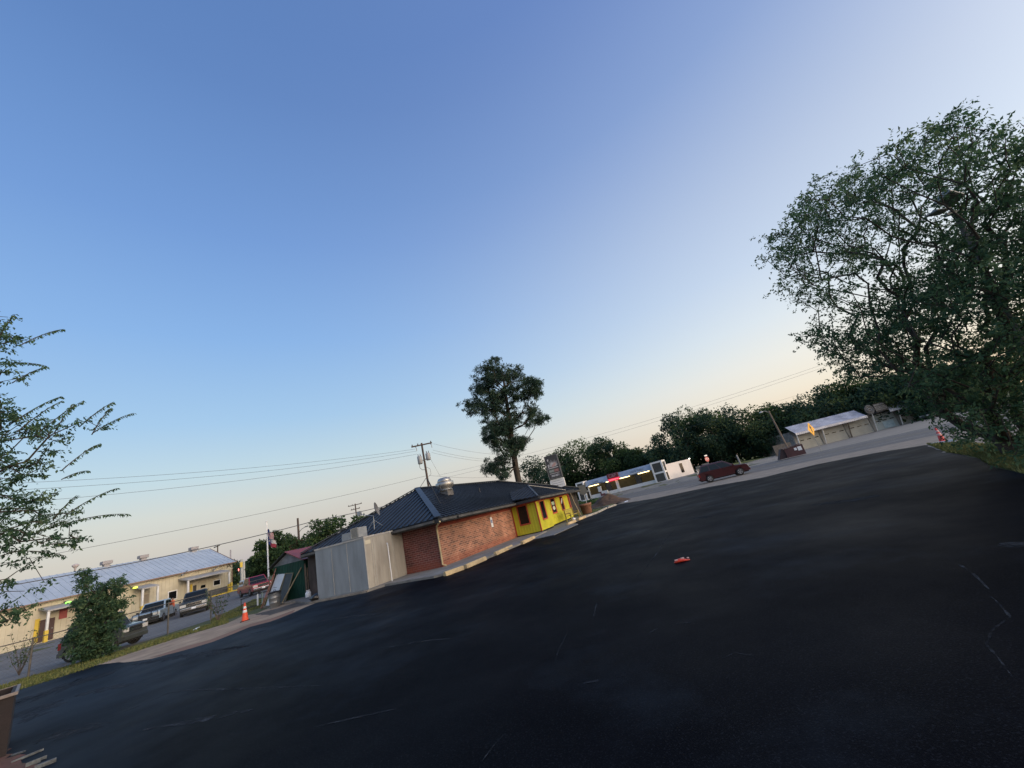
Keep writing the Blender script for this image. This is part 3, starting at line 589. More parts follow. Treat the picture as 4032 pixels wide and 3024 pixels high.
cu = thing('condenser_unit', 'pale boxy condenser unit with square grille on top of the walk in cooler', 'condenser', W(-2.55, 2.75, 2.34), TH)
b = MB(); b.box(0, .55, 0, .50, .03, .50, taper=.0); b.box(.0, .5, .51, 1.15, .02, .38); b.box(.1, .4, 1.16, 1.3, .02, .26); b.build('housing', mat('condenser_grey', (.34, .35, .35), (.26, .27, .28), 3, .5, .3), cu, bevel=.01)
b = MB()
for k in range(12): b.box(-.012, -.004, .06, .5, .08 + k * .034, .095 + k * .034)
b.box(-.014, -.003, .03, .06, .06, .5); b.box(-.014, -.003, .5, .53, .06, .5); b.box(-.014, -.003, .03, .53, .035, .06); b.box(-.014, -.003, .03, .53, .49, .515); b.build('grille', mat('grille_cream', (.5, .47, .40), (.4, .38, .33), 5, .6), cu)
b = MB(); b.box(-.003, -.001, .06, .5, .06, .49); b.build('coil', mat('coil', (.07, .065, .05), (.12, .11, .09), 20, .6), cu)
# green shed with red roof
sh = thing('garden_shed', 'small dark green ribbed metal shed with red roof beside the restaurant', 'shed', W(-.25, 9.75, -.12), TH)
M_green = mat('dark_green_metal', (.012, .068, .048), (.008, .045, .034), 1.5, .55, .2)
b = MB(); b.box(0, 2.4, 0, 2.75, .02, 2.15)
for k in range(19): b.box(-.022, -.0005, .03 + k * .145, .09 + k * .145, .03, 2.14)
for k in range(16): b.box(.03 + k * .145, .09 + k * .145, -.022, -.0005, .03, 2.14)
b.build('wall', M_green, sh)
b = MB(); b.prism([(-.01, .0, 2.151), (-.01, 2.75, 2.151), (-.01, 1.38, 2.80)], (2.40, 0, 0)); b.build('gable', mat('pale_gable', (.20, .21, .23), (.11, .12, .13), 2, .7), sh)
b = MB(); b.prism([(-.22, -.18, 2.13), (-.22, 1.38, 2.845), (-.22, 1.38, 2.885), (-.22, -.20, 2.17)], (2.75, 0, 0)); b.build('roof', mat('red_roof_metal', (.26, .05, .045), (.18, .04, .038), 2, .5), sh)
b = MB(); b.prism([(-.22, 2.96, 2.10), (-.22, 1.382, 2.845), (-.22, 1.382, 2.885), (-.22, 2.98, 2.14)], (2.75, 0, 0)); b.build('roof', mat('dark_shed_roof', (.03, .035, .035), None, rough=.5), sh)
# things leaning on the shed (in the shed frame)
def SW(x, y, z=0): p = W(-.25 + x, 9.75 + y, -.12 + z); return p
def lean(name, label, cat, y, w, h, foot, mats, th=.03, tilt=0, frame=None):
    t = thing(name, label, cat, SW(-foot, y, .02), TH); ang = math.asin(min(.9, foot / h)); Mx = Matrix.Rotation(ang, 4, 'Y') @ Matrix.Rotation(tilt, 4, 'X')
    b = MB(); b.box(-th, 0, 0, w, 0, h, Mx); b.build('panel', mats, t)
    if frame:
        f = MB(); e = .05
        for q in ((0, e, 0, h), (w - e, w, 0, h), (e, w - e, h - e, h), (e, w - e, 0, e)): f.box(-th - .025, -th - .001, q[0], q[1], q[2], q[3], Mx)
        f.build('frame', frame, t)
    return t
dr = lean('white_door', 'white door leaning against the green shed', 'door', 1.95, .78, 1.72, .62, mat('white_door_paint', (.60, .64, .68), (.52, .56, .60), 2, .5), tilt=R(8))
b = MB(); b.box(-.05, -.03, .30, .62, .95, .98, Matrix.Rotation(math.asin(.62 / 1.72), 4, 'Y') @ Matrix.Rotation(R(8), 4, 'X')); b.build('handle', M_steel, dr)
lean('framed_board', 'black board in a pale wooden frame leaning on the green shed', 'board', 1.08, .78, 1.62, .50, mat('black_board', (.012, .013, .014), (.03, .03, .03), 5, .4), tilt=R(6), frame=mat('olive_frame', (.16, .15, .10), None, rough=.8))
def plank(label, p0, p1, w, th, material, name='plank', grp=None):
    p0 = Vector(p0); b = MB(); b.bar((0, 0, 0), Vector(p1) - p0, w, th); o = b.build(name, material); o.location = p0; tag(o, label, 'plank', grp); return o
M_pine_pl = mat('pale_plank', (.36, .30, .19), (.25, .20, .13), 3, .85)
plank('pale bare plank leaning at a slant in front of the green shed', SW(-.72, 1.15, .03), SW(-.04, .18, 1.75), .11, .05, M_pine_pl, grp='planks leaning on the green shed')
plank('upper grey plank leaning on the right end of the green shed', SW(-.28, -.45, .03), SW(.02, -.03, 1.9), .09, .04, M_wood, grp='planks leaning on the green shed')
plank('shorter grey plank beside the propane tank leaning on the shed', SW(-.2, -.5, .03), SW(.15, -.06, 1.65), .06, .04, M_wood, grp='planks leaning on the green shed')
plank('faded red board leaning with scraps left of the white door', SW(-.75, 2.95, .03), SW(-.05, 2.45, 2.05), .16, .05, mat('faded_red_wood', (.28, .09, .07), (.20, .10, .08), 3, .85), grp='scrap boards left of the white door')
plank('pinkish board leaning behind the trash can', SW(-.55, 3.05, .03), SW(-.03, 2.6, 1.75), .20, .04, mat('pink_wood', (.38, .24, .20), (.28, .18, .15), 3, .85), grp='scrap boards left of the white door')
plank('brown cardboard coloured board between the red board and white door', SW(-.42, 2.72, .03), SW(-.04, 2.66, 1.45), .50, .03, mat('brown_board', (.24, .15, .10), (.18, .11, .08), 3, .9), grp='scrap boards left of the white door')
# propane tank
pt = thing('propane_tank', 'small white propane tank on the ground in the gap by the cooler', 'gas tank', W(-.75, 8.9, -.10))
b = MB(); b.smooth = True; b.lathe([(.11, 0), (.12, .03), (.155, .08), (.16, .14), (.16, .27), (.14, .33), (.08, .37), (.03, .38)], 18); b.build('cylinder', M_whitegloss, pt)
b = MB(); b.lathe([(.10, .35), (.10, .45), (.09, .45), (.09, .36)], 14); b.build('collar', M_white, pt)
# trash can
tcn = thing('trash_can', 'galvanised metal trash can with black lid beside the white door', 'trash can', gp(1083, 2392))
b = MB(); b.smooth = True; b.lathe([(.25, 0), (.26, .02), (.27, .25), (.285, .26), (.28, .28), (.29, .50), (.305, .51), (.30, .53), (.31, .74), (.32, .75)], 24); b.build('body', M_galv, tcn)
b = MB(); b.smooth = True; Mt = Matrix.Translation((0, 0, .75)) @ Matrix.Rotation(R(-5), 4, 'X'); b.lathe([(.345, 0), (.35, .03), (.30, .07), (.12, .11), (.02, .12)], 24, Mt); b.tube([Mt @ Vector(p) for p in ((-.07, 0, .1), (-.06, 0, .17), (.06, 0, .17), (.07, 0, .1))], .012, 6); b.build('lid', M_black, tcn)
for s_ in (-1, 1): b = MB(); b.tube([(s_ * .30, -.08, .6), (s_ * .36, -.06, .58), (s_ * .36, .06, .58), (s_ * .30, .08, .6)], .01, 6); b.build('handle', M_steel, tcn)
# dark rubbish bag by the cooler, small litter
def blob(name, label, cat, loc, r, sc, material, seed, amp=.25):
    rnd = random.Random(seed); bm = bmesh.new(); bmesh.ops.create_icosphere(bm, subdivisions=3, radius=r)
    from mathutils import noise as mn
    for v in bm.verts:
        k = 1 + amp * mn.noise(v.co * (1.6 / r) + Vector((seed, 0, 0))) + amp * .4 * mn.noise(v.co * (4.5 / r))
        v.co = Vector((v.co.x * sc[0] * k, v.co.y * sc[1] * k, max(-r * sc[2] * .7, v.co.z * sc[2] * k)))
    mz = min(v.co.z for v in bm.verts)
    for v in bm.verts: v.co.z -= mz
    for f in bm.faces: f.smooth = True
    me = bpy.data.meshes.new(name); bm.to_mesh(me); bm.free(); me.materials.append(material)
    o = bpy.data.objects.new(name, me); col.objects.link(o); o.location = loc
    if label: tag(o, label, cat)
    return o
blob('rubbish_bag', 'slumped black rubbish bag at the left foot of the walk in cooler', 'bag', W(-2.6, 5.9, -.02), .28, (1, 1.4, .6), mat('black_plastic', (.012, .012, .013), None, rough=.35), 4)
# low rack
rk = thing('metal_rack', 'low black and white pipe rack on the grass beside the orange cone', 'rack', gp(985, 2398), R(62))
b = MB(); b.tube([(-.55, 0, .72), (.75, 0, .78)], .035, 6); b.tube([(-.5, .0, .40), (.8, .0, .45)], .02, 6); b.tube([(-.5, .0, .08), (.8, .0, .06)], .03, 6); b.tube([(-.52, .0, .02), (-.52, .0, .72)], .02, 6); b.tube([(-.3, .5, .10), (.8, .45, .1)], .025, 6); b.tube([(-.52, 0, .08), (-.3, .5, .1)], .02, 6); b.build('dark_rail', M_blackpaint, rk)
b = MB(); b.box(.42, .50, -.03, .03, .02, .78); b.build('white_post', M_whitegloss, rk)
b = MB(); b.box(.72, .78, -.03, .03, .0, .8); b.bar((.75, 0, .1), (.8, .45, .08), .04, .04); b.build('pale_post', mat('pale_green_post', (.30, .36, .31), None, rough=.7), rk)
# traffic cones
def cone(label, loc, h, faded=False):
    t = thing('traffic_cone', label, 'traffic cone', loc, .6, 'traffic cones')
    mo = mat('faded_cone', (.75, .07, .06), (.62, .06, .05), 3, .6) if faded else M_orange
    b = MB(); b.box(-.19, .19, -.19, .19, 0, .035); b.build('base', M_black if not faded else mo, t, bevel=.01)
    b = MB(); b.smooth = True; b.lathe([(.155, .036), (.14, .06), (.03, h), (.0, h + .005)], 20); b.build('cone_body', mo, t)
    def rr(z): return .14 + (.03 - .14) * (z - .06) / (h - .06)
    for z0, z1 in ((.46 * h, .60 * h), (.68 * h, .80 * h)):
        b = MB(); b.smooth = True; b.lathe([(rr(z0) + .002, z0), (rr(z1) + .002, z1)], 20); b.build('reflective_band', M_reflect if not faded else mat('worn_band', (.75, .45, .42), None, rough=.6), t)
cone('bright orange traffic cone with white bands on the dirt strip beside the rack', gp(965, 2446), .82)
cone('faded red traffic cone under the big tree beside the road', gp(3716, 1742), .82, True)
# rear: bench and planter
be = thing('park_bench', 'yellow slatted wooden bench in front of the yellow siding', 'bench', W(15.2, -2.6, -.06), TH - R(8))
M_bench = mat('bench_yellow', (.42, .33, .06), (.25, .19, .05), 4, .8)
b = MB()
for k in range(4): b.box(-.75, .75, .06 + k * .05 - .25, .12 + k * .05 - .25 - .02, .45, .48)
for k in range(3): b.box(-.75, .75, -.25 + k * .14, -.13 + k * .14, .43, .46)
b.build('seat', M_bench, be)
b = MB()
for k in range(4): b.bar((-.75, .22 + k * .02, .56 + k * .12), (.75, .22 + k * .02, .56 + k * .12), .025, .085)
b.build('backrest', M_bench, be)
for s_ in (-1, 1):
    b = MB(); b.box(s_ * .78 - .03, s_ * .78 + .03, -.28, -.20, 0, .62); b.box(s_ * .78 - .03, s_ * .78 + .03, .18, .26, 0, 1.0); b.box(s_ * .78 - .03, s_ * .78 + .03, -.3, .24, .62, .66); b.build('leg', M_bench, be)
blob('white_bag', 'crumpled white scrap lying under the yellow bench', 'litter', W(14.9, -2.7, -.05), .13, (1.4, .8, .9), M_whitegloss, 8, .5)
pl = thing('planter', 'round terracotta planter tub at the far end of the yellow siding', 'planter', gp(2314, 2022, .05))
b = MB(); b.smooth = True; b.lathe([(.42, 0), (.47, .05), (.55, .75), (.60, .76), (.61, .92), (.57, .93), (.52, .86), (.5, .5)], 24); b.build('tub', mat('terracotta', (.32, .15, .09), (.22, .10, .065), 3, .85), pl)
b = MB(); b.smooth = True; b.lathe([(.52, .82), (.3, .86), (.01, .88)], 16); b.build('soil', mat('soil', (.05, .035, .025), (.03, .022, .016), 6, .95), pl)

# ---------------------------------------------------------------- pylon sign
sp0 = at(2205, 2040, 46); sp_ = at(2196, 1900, 44)
top = at(2200, 1785, 44).z; ph = top
sg = thing('pylon_sign', 'tall grey pylon sign with white plant logo and white message board behind the restaurant roof', 'sign', (sp_.x, sp_.y, 0), R(-14))
M_signbox = mat('sign_box_dark', (.035, .033, .032), None, rough=.6); M_signface = mat('sign_face_grey', (.045, .041, .040), (.06, .055, .053), 2, .5); M_signlet = mat('sign_pale_lettering', (.55, .52, .50), (.42, .38, .37), 5, .5)
z1 = top; z0 = z1 - 2.55; hw = .75
b = MB(); b.box(-.12, .12, -.12, .12, 0, z0 - .1); b.build('pole', M_steel, sg)
b = MB(); b.box(-hw, hw, -.28, .28, z0, z1); b.build('sign_box', M_signbox, sg, bevel=.02)
b = MB(); b.box(-hw + .05, hw - .05, -.291, -.282, z0 + .05, z1 - .05); b.build('sign_face', M_signface, sg)
b = MB()
for q in ((-hw, -hw + .05, z0, z1), (hw - .05, hw, z0, z1), (-hw, hw, z0, z0 + .05), (-hw, hw, z1 - .05, z1)): b.box(q[0], q[1], -.31, -.292, q[2], q[3])
b.build('border', mat('sign_border', (.20, .19, .18), None, rough=.5), sg)
b = MB(); rnd = random.Random(5); cx, cz = 0.05, z0 + 1.28      # spiky plant drawing
for k in range(15):
    a = R(10 + 160 * k / 14); L_ = .46 + .22 * rnd.random(); w = .05
    d = Vector((math.cos(a), 0, math.sin(a))); s_ = Vector((-d.z, 0, d.x)); o = Vector((cx, -.296 - .001 * (k % 5), cz))
    b.poly([o - s_ * w, o + d * L_ * .5 - s_ * w * .9, o + d * L_ * (1 + .3 * math.sin(a)), o + d * L_ * .5 + s_ * w * .9, o + s_ * w])
b.poly([(-.45, -.302, cz + .62), (-.36, -.302, cz + .66), (-.3, -.302, cz + .88), (-.42, -.302, cz + .92), (-.5, -.302, cz + .8)])
b.poly([(-.55, -.302, cz - .05), (-.42, -.302, cz - .02), (-.38, -.302, cz + .22), (-.42, -.302, cz + .30), (-.54, -.302, cz + .3)])
b.build('plant_logo', M_signlet, sg)
b = MB(); b.poly([(-.1, -.304, cz - .02), (.25, -.304, cz + .02), (.5, -.304, cz + .25), (.30, -.304, cz + .42), (.1, -.304, cz + .3), (-.1, -.304, cz + .15)]); b.build('logo_blush', mat('sign_pink', (.50, .33, .28), (.45, .25, .22), 5, .5), sg)
b = MB(); b.box(-.56, .56, -.300, -.292, z0 + 1.10, z0 + 1.19); b.box(-.56, .56, -.300, -.292, z0 + .52, z0 + .58); b.build('stripe', M_signlet, sg)
b = MB(); b.box(-.56, .03, -.296, -.292, z0 + .66, z0 + .98); b.build('name_panel', mat('sign_green_panel', (.16, .20, .16), None, rough=.5), sg)
b = MB(); b.box(.03, .56, -.296, -.292, z0 + .66, z0 + .98); b.build('name_panel', mat('sign_red_panel', (.24, .10, .09), None, rough=.5), sg)
text('lettering', "GARDEN", .26, Matrix.Translation((-.27, -.300, z0 + .82)) @ Matrix.Rotation(R(90), 4, 'X'), sg, M_signlet, sx=.52)
text('lettering', "GRILL", .26, Matrix.Translation((.30, -.300, z0 + .82)) @ Matrix.Rotation(R(90), 4, 'X'), sg, mat('sign_pink', (.5, .3, .3)), sx=.66)
b = MB(); b.box(-.5, .56, -.296, -.292, z0 + .16, z0 + .42); b.build('number_panel', mat('sign_number_ground', (.12, .11, .11), None, rough=.5), sg)
text('phone_number', "903-427-", .27, Matrix.Translation((.03, -.300, z0 + .29)) @ Matrix.Rotation(R(90), 4, 'X'), sg, M_whitegloss, sx=.86)
b = MB(); Mr = []
zb1 = z0 - .06; zb0 = zb1 - .98; hw2 = .80
pts = []
for (cx_, cz_, a0) in ((hw2 - .15, zb1 - .15, 0), (-hw2 + .15, zb1 - .15, 90), (-hw2 + .15, zb0 + .15, 180), (hw2 - .15, zb0 + .15, 270)):
    for k in range(5): a = R(a0 + k * 22.5); pts.append((cx_ + .15 * math.cos(a), -.16, cz_ + .15 * math.sin(a)))
b.prism(pts, (0, .34, 0)); b.build('message_board', mat('message_board_white', (.80, .78, .74), (.72, .70, .67), 2, .5), sg)
rnd = random.Random(2)
for k, zz in enumerate((.72, .48, .26)):
    x = -.6 if k != 2 else -.45; b = MB()
    while x < .55:
        w = rnd.uniform(.03, .10); b.box(x, x + w + .036, -.166, -.161, zb0 + zz, zb0 + zz + .03 + .02 * rnd.random()); x += w + .035
    b.build('small_print', mat('faint_print', (.35, .33, .32), None, rough=.6), sg)
# small sign seen from behind
us = gp(2311, 2000); us = gp(2320, 2012)
ys_ = thing('road_sign', 'round backed dark sign on a thin white post on the grass island', 'sign', us, R(10))
hs = at(2302, 1940, math.hypot(us.x, us.y)).z
b = MB(); b.tube([(0, 0, 0), (-.05, 0, hs + .1)], .03, 8); b.build('post', M_white, ys_)
b = MB(); b.prism([(-.45, -.03, hs + .85), (-.45, -.03, hs + .25)] + [(-.05 + .5 * math.cos(a), -.03, hs + .2 + .38 * math.sin(a)) for a in [R(180 + 18 * k) for k in range(11)]] + [(.38, -.03, hs + .25), (.32, -.03, hs + .85)], (0, .02, 0)); b.build('plate', mat('sign_back', (.075, .08, .08), (.055, .06, .06), 3, .5, .3), ys_)
# dirt mound and weeds
from mathutils import noise as mnoise
def mound(name, label, cat, c, rx, ry, h, material, seed, rz=0):
    b = MB(); n = 44; b.smooth = True
    for j in range(n + 1):
        for i in range(n + 1):
            x = -1 + 2 * i / n; y = -1 + 2 * j / n; r = math.hypot(x, y); z = max(0, 1 - r) ** 1.1
            z = z * h * (1 + .35 * mnoise.noise(Vector((x * 2.5 + seed, y * 2.5, 0)))) + .09 * h * mnoise.noise(Vector((x * 9, y * 9, seed))) * (r < .95)
            b.v.append((x * rx, y * ry, z if r < 1 else -.02))
    for j in range(n):
        for i in range(n): b.face([j * (n + 1) + i, j * (n + 1) + i + 1, (j + 1) * (n + 1) + i + 1, (j + 1) * (n + 1) + i])
    o = b.build(name, material); o.location = c; o.rotation_euler = (0, 0, rz); tag(o, label, cat); return o
mc = gp(2392, 1990)
mound('dirt_mound', 'brown dirt mound behind the kerb stones at the lot corner', 'dirt mound', (mc.x + .4, mc.y + 2.0, .0), 2.9, 2.4, 1.25, mat('mound_dirt', (.105, .062, .040), (.06, .040, .028), 3, .95, bump=.9, bscale=12, detail=9), 3)
# little white litter
for (px, lb, sz) in (((2466, 1976), 'small white paper scrap on the shoulder beyond the dirt mound', .22), ((770, 2480), 'pale scrap of paper on the grass verge by the fence', .16)):
    p = gp(*px, .02); b = MB(); b.poly([(-sz, -sz * .5, .01), (sz * .8, -sz * .4, .02), (sz, sz * .5, .10), (-sz * .6, sz * .6, .07)]); b.poly([(-sz * .6, sz * .6, .07), (sz, sz * .5, .10), (sz * .7, sz * .9, .03), (-sz * .5, sz, .02)])
    o = b.build('paper_scrap', M_whitegloss); o.location = p; tag(o, lb, 'litter')
# the red and white thing lying on the lot
rt = gp(2686, 2211, .02)
th = thing('plastic_clog', 'small red and white plastic object lying alone on the black asphalt', 'litter', rt, R(-6))
b = MB(); b.smooth = True
prof = []
for i in range(13):
    x = -.17 + .34 * i / 12; u = i / 12; w = .055 * math.sin(math.pi * min(1, max(0, u * .94 + .03))) ** .5 + .006; h = (.055 + .02 * math.sin(u * 5)) * math.sin(math.pi * (u * .9 + .05)) ** .45
    prof.append([(x, w * math.cos(a), max(0, h * (.45 + .55 * math.sin(a)))) for a in [2 * math.pi * k / 12 for k in range(12)]])
for r_ in prof: b.v += r_
for i in range(12):
    for k in range(12): b.face([i * 12 + k, i * 12 + (k + 1) % 12, (i + 1) * 12 + (k + 1) % 12, (i + 1) * 12 + k])
b.face(range(12)); b.face(range(144, 156)); b.build('red_body', mat('toy_red', (.62, .06, .025), (.45, .025, .015), 9, .35), th)
for (x0, x1, h) in ((-.15, -.03, .062), (-.01, .06, .075), (.12, .16, .058)):
    b = MB(); b.smooth = True; n0 = 0
    for x in (x0, (x0 + x1) / 2, x1):
        for k in range(7): a = R(50 + 20 * k - 20); b.v.append((x, .046 * math.cos(a) * (1.08 if x != x0 else .9), h * (.50 + .55 * math.sin(a))))
    for i in range(2):
        for k in range(6): b.face([n0 + i * 7 + k, n0 + i * 7 + k + 1, n0 + (i + 1) * 7 + k + 1, n0 + (i + 1) * 7 + k])
    b.build('white_top', mat('toy_white', (.46, .24, .18), (.55, .38, .32), 9, .35), th)

# ---------------------------------------------------------------- cars and pickups
def car(name, label, cat, loc, rz, paint, L=4.8, Wd=1.85, H=1.6, kind='crossover', plate=True, extra=None, top_paint=None, dark_front=False):
    t = thing(name, label, cat, loc, rz)      # local +x = forward
    hw = Wd / 2; wb = L * .60; fx = wb / 2 + .02; rx = -wb / 2; wr = .37 if kind == 'pickup' else .35; belt = H * .60
    def arch(cx, z0): return [(cx + (wr + .07) * math.cos(a), wr + (wr + .07) * math.sin(a)) for a in [R(-15 + 21 * k) for k in range(11)]]
    z0 = .30 if kind != 'pickup' else .42
    prof = [(L / 2 - .05, z0)]
    pr = [(L / 2 - .04, z0 + .02), (L / 2, z0 + .25), (L / 2 - .02, belt * .78), (L / 2 - .22, belt * .93), (L * .22, belt * 1.02)]
    if kind == 'pickup': pr = [(L / 2 - .02, z0), (L / 2, z0 + .25), (L / 2 - .01, belt * .90), (L / 2 - .12, belt * .97), (L * .20, belt * 1.03), (-.9, belt), (-L / 2 + .02, belt), (-L / 2, z0 + .1)]
    else: pr += [(-L / 2 + .35, belt * 1.04), (-L / 2 + .04, belt * .98), (-L / 2, z0 + .3), (-L / 2 + .06, z0)]
    bottom = [(x, max(z, z0)) for x, z in reversed(arch(rx, 0))] + [(x, max(z, z0)) for x, z in reversed(arch(fx, 0))]
    P2 = pr + bottom
    bm = bmesh.new()
    rings = []
    for (yy, ins, zs) in ((-hw, .04, 0), (-hw + .07, 0, 0), (hw - .07, 0, 0), (hw, .04, 0)):
        cxm = 0
        rings.append([bm.verts.new((x * (1 - (.012 if ins else 0)), yy, z - (.03 if ins and z > belt * .9 else 0))) for x, z in P2])
    n = len(P2)
    for a in range(3):
        for i in range(n): bm.faces.new([rings[a][i], rings[a][(i + 1) % n], rings[a + 1][(i + 1) % n], rings[a + 1][i]])
    for r_ in (rings[0], rings[3]):
        f = bm.faces.new(r_); 
    bmesh.ops.triangulate(bm, faces=[f for f in bm.faces if len(f.verts) > 4]); bmesh.ops.recalc_face_normals(bm, faces=bm.faces)
    me = bpy.data.meshes.new('body'); bm.to_mesh(me); bm.free(); me.materials.append(paint); o = bpy.data.objects.new('body', me); col.objects.link(o); o.parent = t
    # cabin
    if kind == 'pickup': cabb = [(-.95, 1.10)]; xb0, xb1, xt0, xt1 = -L * .17, L * .23, -L * .155, L * .11
    elif kind == 'suv': xb0, xb1, xt0, xt1 = -L / 2 + .08, L * .24, -L / 2 + .3, L * .12
    else: xb0, xb1, xt0, xt1 = -L / 2 + .10, L * .27, -L / 2 + .50, L * .07
    zt = H; zb = belt - .02; wi = hw - .05; wt = hw - .22
    b = MB(); b.box(0, 0, 0, 0, 0, 0) if False else None
    V = [(xb0, -wi, zb), (xb1, -wi, zb), (xb1, wi, zb), (xb0, wi, zb), (xt0, -wt, zt - .05), (xt1, -wt, zt - .05), (xt1, wt, zt - .05), (xt0, wt, zt - .05)]
    b.v += V
    for q in ((0, 3, 2, 1), (4, 5, 6, 7), (0, 1, 5, 4), (1, 2, 6, 5), (2, 3, 7, 6), (3, 0, 4, 7)): b.face(q)
    n0 = len(b.v); e = .05
    b.v += [(xt0 + e, -wt + e, zt), (xt1 - 2 * e, -wt + e, zt), (xt1 - 2 * e, wt - e, zt), (xt0 + e, wt - e, zt)]
    b.face((n0, n0 + 1, n0 + 2, n0 + 3))
    for i in range(4): b.face((4 + i, 4 + (i + 1) % 4, n0 + (i + 1) % 4, n0 + i))
    b.build('cabin', top_paint or paint, t, bevel=.03)
    def lerp3(a, c, u): return tuple(a[i] + (c[i] - a[i]) * u for i in range(3))
    def pane(A, B_, C_, D_, nm, u0, u1, v0=.12, v1=.90, off=.012):
        A, B_, C_, D_ = map(Vector, (A, B_, C_, D_)); nr = (B_ - A).cross(D_ - A).normalized()
        cen = Vector(((xb0 + xb1) / 2, 0, (zb + zt) / 2))
        if nr.dot((A + C_) / 2 - cen) < 0: nr = -nr
        def q(u, v): return (A.lerp(B_, u)).lerp(D_.lerp(C_, u), v) + nr * off
        b = MB(); b.poly([q(u0, v0), q(u1, v0), q(u1, v1), q(u0, v1)]); b.build(nm, M_carglass, t)
    pane(V[1], V[2], V[6], V[5], 'windshield', .06, .94, .06, .94, .016); pane(V[0], V[3], V[7], V[4], 'rear_window', .08, .92, .10, .92, .016)
    for s_, (a, c, d, e_) in ((1, (0, 1, 5, 4)), (-1, (3, 2, 6, 7))):
        segs = ((.04, .30), (.33, .60), (.63, .93)) if kind != 'pickup' else ((.06, .46), (.50, .92))
        for u0, u1 in segs: pane(V[a], V[c], V[d], V[e_], 'side_window', u0, u1, .10, .88, .016)
    if kind == 'pickup':
        b = MB(); b.box(-L / 2 + .08, xb0 - .03, -hw + .12, hw - .12, belt - .001, belt + .004); b.build('truck_bed', M_blackpaint, t)
    # wheels
    for wx in (rx, fx):
        for s_ in (-1, 1):
            Mw = Matrix.Translation((wx, s_ * (hw - .10), wr)) @ Matrix.Rotation(R(90), 4, 'X')
            b = MB(); b.smooth = True; b.lathe([(wr * .66, -.11), (wr * .93, -.11), (wr, -.07), (wr, .07), (wr * .93, .11), (wr * .66, .11)], 22, Mw); w = b.build('wheel', M_black, t)
            b = MB(); so_ = -s_ * .108
            b.lathe([(wr * .62, so_ - .01), (wr * .62, so_ + .01)], 18, Mw)
            b.build('rim', mat('wheel_silver', (.42, .43, .45), (.28, .28, .30), 6, .35, .7), w)
            b = MB(); so2 = -s_ * .121
            for k in range(5):
                a = R(72 * k + 18); Mq = Mw @ Matrix.Rotation(a, 4, 'Z'); b.box(wr * .20, wr * .54, -.035, .035, so2 - .004, so2 + .004, Mq)
            b.build('rim_opening', M_blackpaint, w)
    b = MB()
    for cx in (rx, fx): b.box(cx - wr - .02, cx + wr + .02, -hw + .22, hw - .22, .25, belt * .8)
    b.box(-L / 2 + .1, L / 2 - .12, -hw + .15, hw - .15, .22, z0 + .02); b.build('underbody', M_black, t)
    # front
    mg = M_chrome if not dark_front else M_blackpaint
    b = MB(); b.box(L / 2 - .005, L / 2 + .02, -hw * .50, hw * .50, belt * .62, belt * .86); b.build('grille', M_blackpaint, t)
    b = MB(); b.box(L / 2 + .021, L / 2 + .03, -hw * .50, hw * .50, belt * .83, belt * .87); b.box(L / 2 + .021, L / 2 + .03, -hw * .50, hw * .50, belt * .70, belt * .73); b.build('grille_bar', mg, t)
    for s_ in (-1, 1):
        b = MB(); y0 = s_ * hw * .55; y1 = s_ * hw * .97; b.box(L / 2 - .20, L / 2 + .012, min(y0, y1), max(y0, y1) + (.006 if s_ > 0 else 0) , belt * .66, belt * .84); b.build('headlight', mat('headlight_lens', (.62, .60, .56), None, rough=.12), t)
        b = MB(); y0 = s_ * hw * .82; y1 = s_ * (hw + .004); b.box(-L / 2 - .012, -L / 2 + .14, min(y0, y1), max(y0, y1), belt * .62, belt * .90); b.build('tail_light', mat('tail_red', (.28, .015, .012), None, rough=.2), t)
        b = MB(); b.box(xb1 - .30, xb1 - .16, s_ * (hw + .10) - .09, s_ * (hw + .10) + .09, belt, belt + .16); b.build('mirror', M_blackpaint if kind == 'pickup' else paint, t, bevel=.02)
    b = MB(); b.box(L / 2 - .10, L / 2 + .07, -hw * .96, hw * .96, z0 + .02, z0 + .24); b.build('bumper', M_chrome if kind == 'pickup' and not dark_front else (M_blackpaint if kind == 'pickup' else paint), t, bevel=.03)
    b = MB(); b.box(-L / 2 - .08, -L / 2 + .06, -hw * .96, hw * .96, z0 + .02, z0 + .24); b.build('bumper', M_chrome if kind == 'pickup' else paint, t, bevel=.03)
    if plate: b = MB(); b.box(L / 2 + .071, L / 2 + .078, -.16, .16, z0 + .06, z0 + .22); b.build('number_plate', M_whitegloss, t)
    for s_ in (-1, 1):
        for hx in ((.1, -1.0) if kind != 'pickup' else (.25, -.55)): b = MB(); b.box(hx, hx + .16, s_ * (hw + .008) - .012, s_ * (hw + .008) + .012, belt * .86, belt * .89); b.build('door_handle', M_blackpaint, t)
    return t
def paint(name, c, m_=.3): return mat(name, c, tuple(x * .82 for x in c), 1.5, .28, m_, coat=.6)
def place_by_wheels(rpx, fpx, side, hw, wb):          # side: which side (+1 left, -1 right) of the car the seen wheels are on
    a = gp(*rpx, .02); c = gp(*fpx, .02); d = (c - a); d.z = 0; d.normalize(); left = Vector((-d.y, d.x, 0)); mid = (a + c) / 2 - left * side * (hw - .1)
    return mid, math.atan2(d.y, d.x)
ang = math.atan2(RD.y, RD.x)
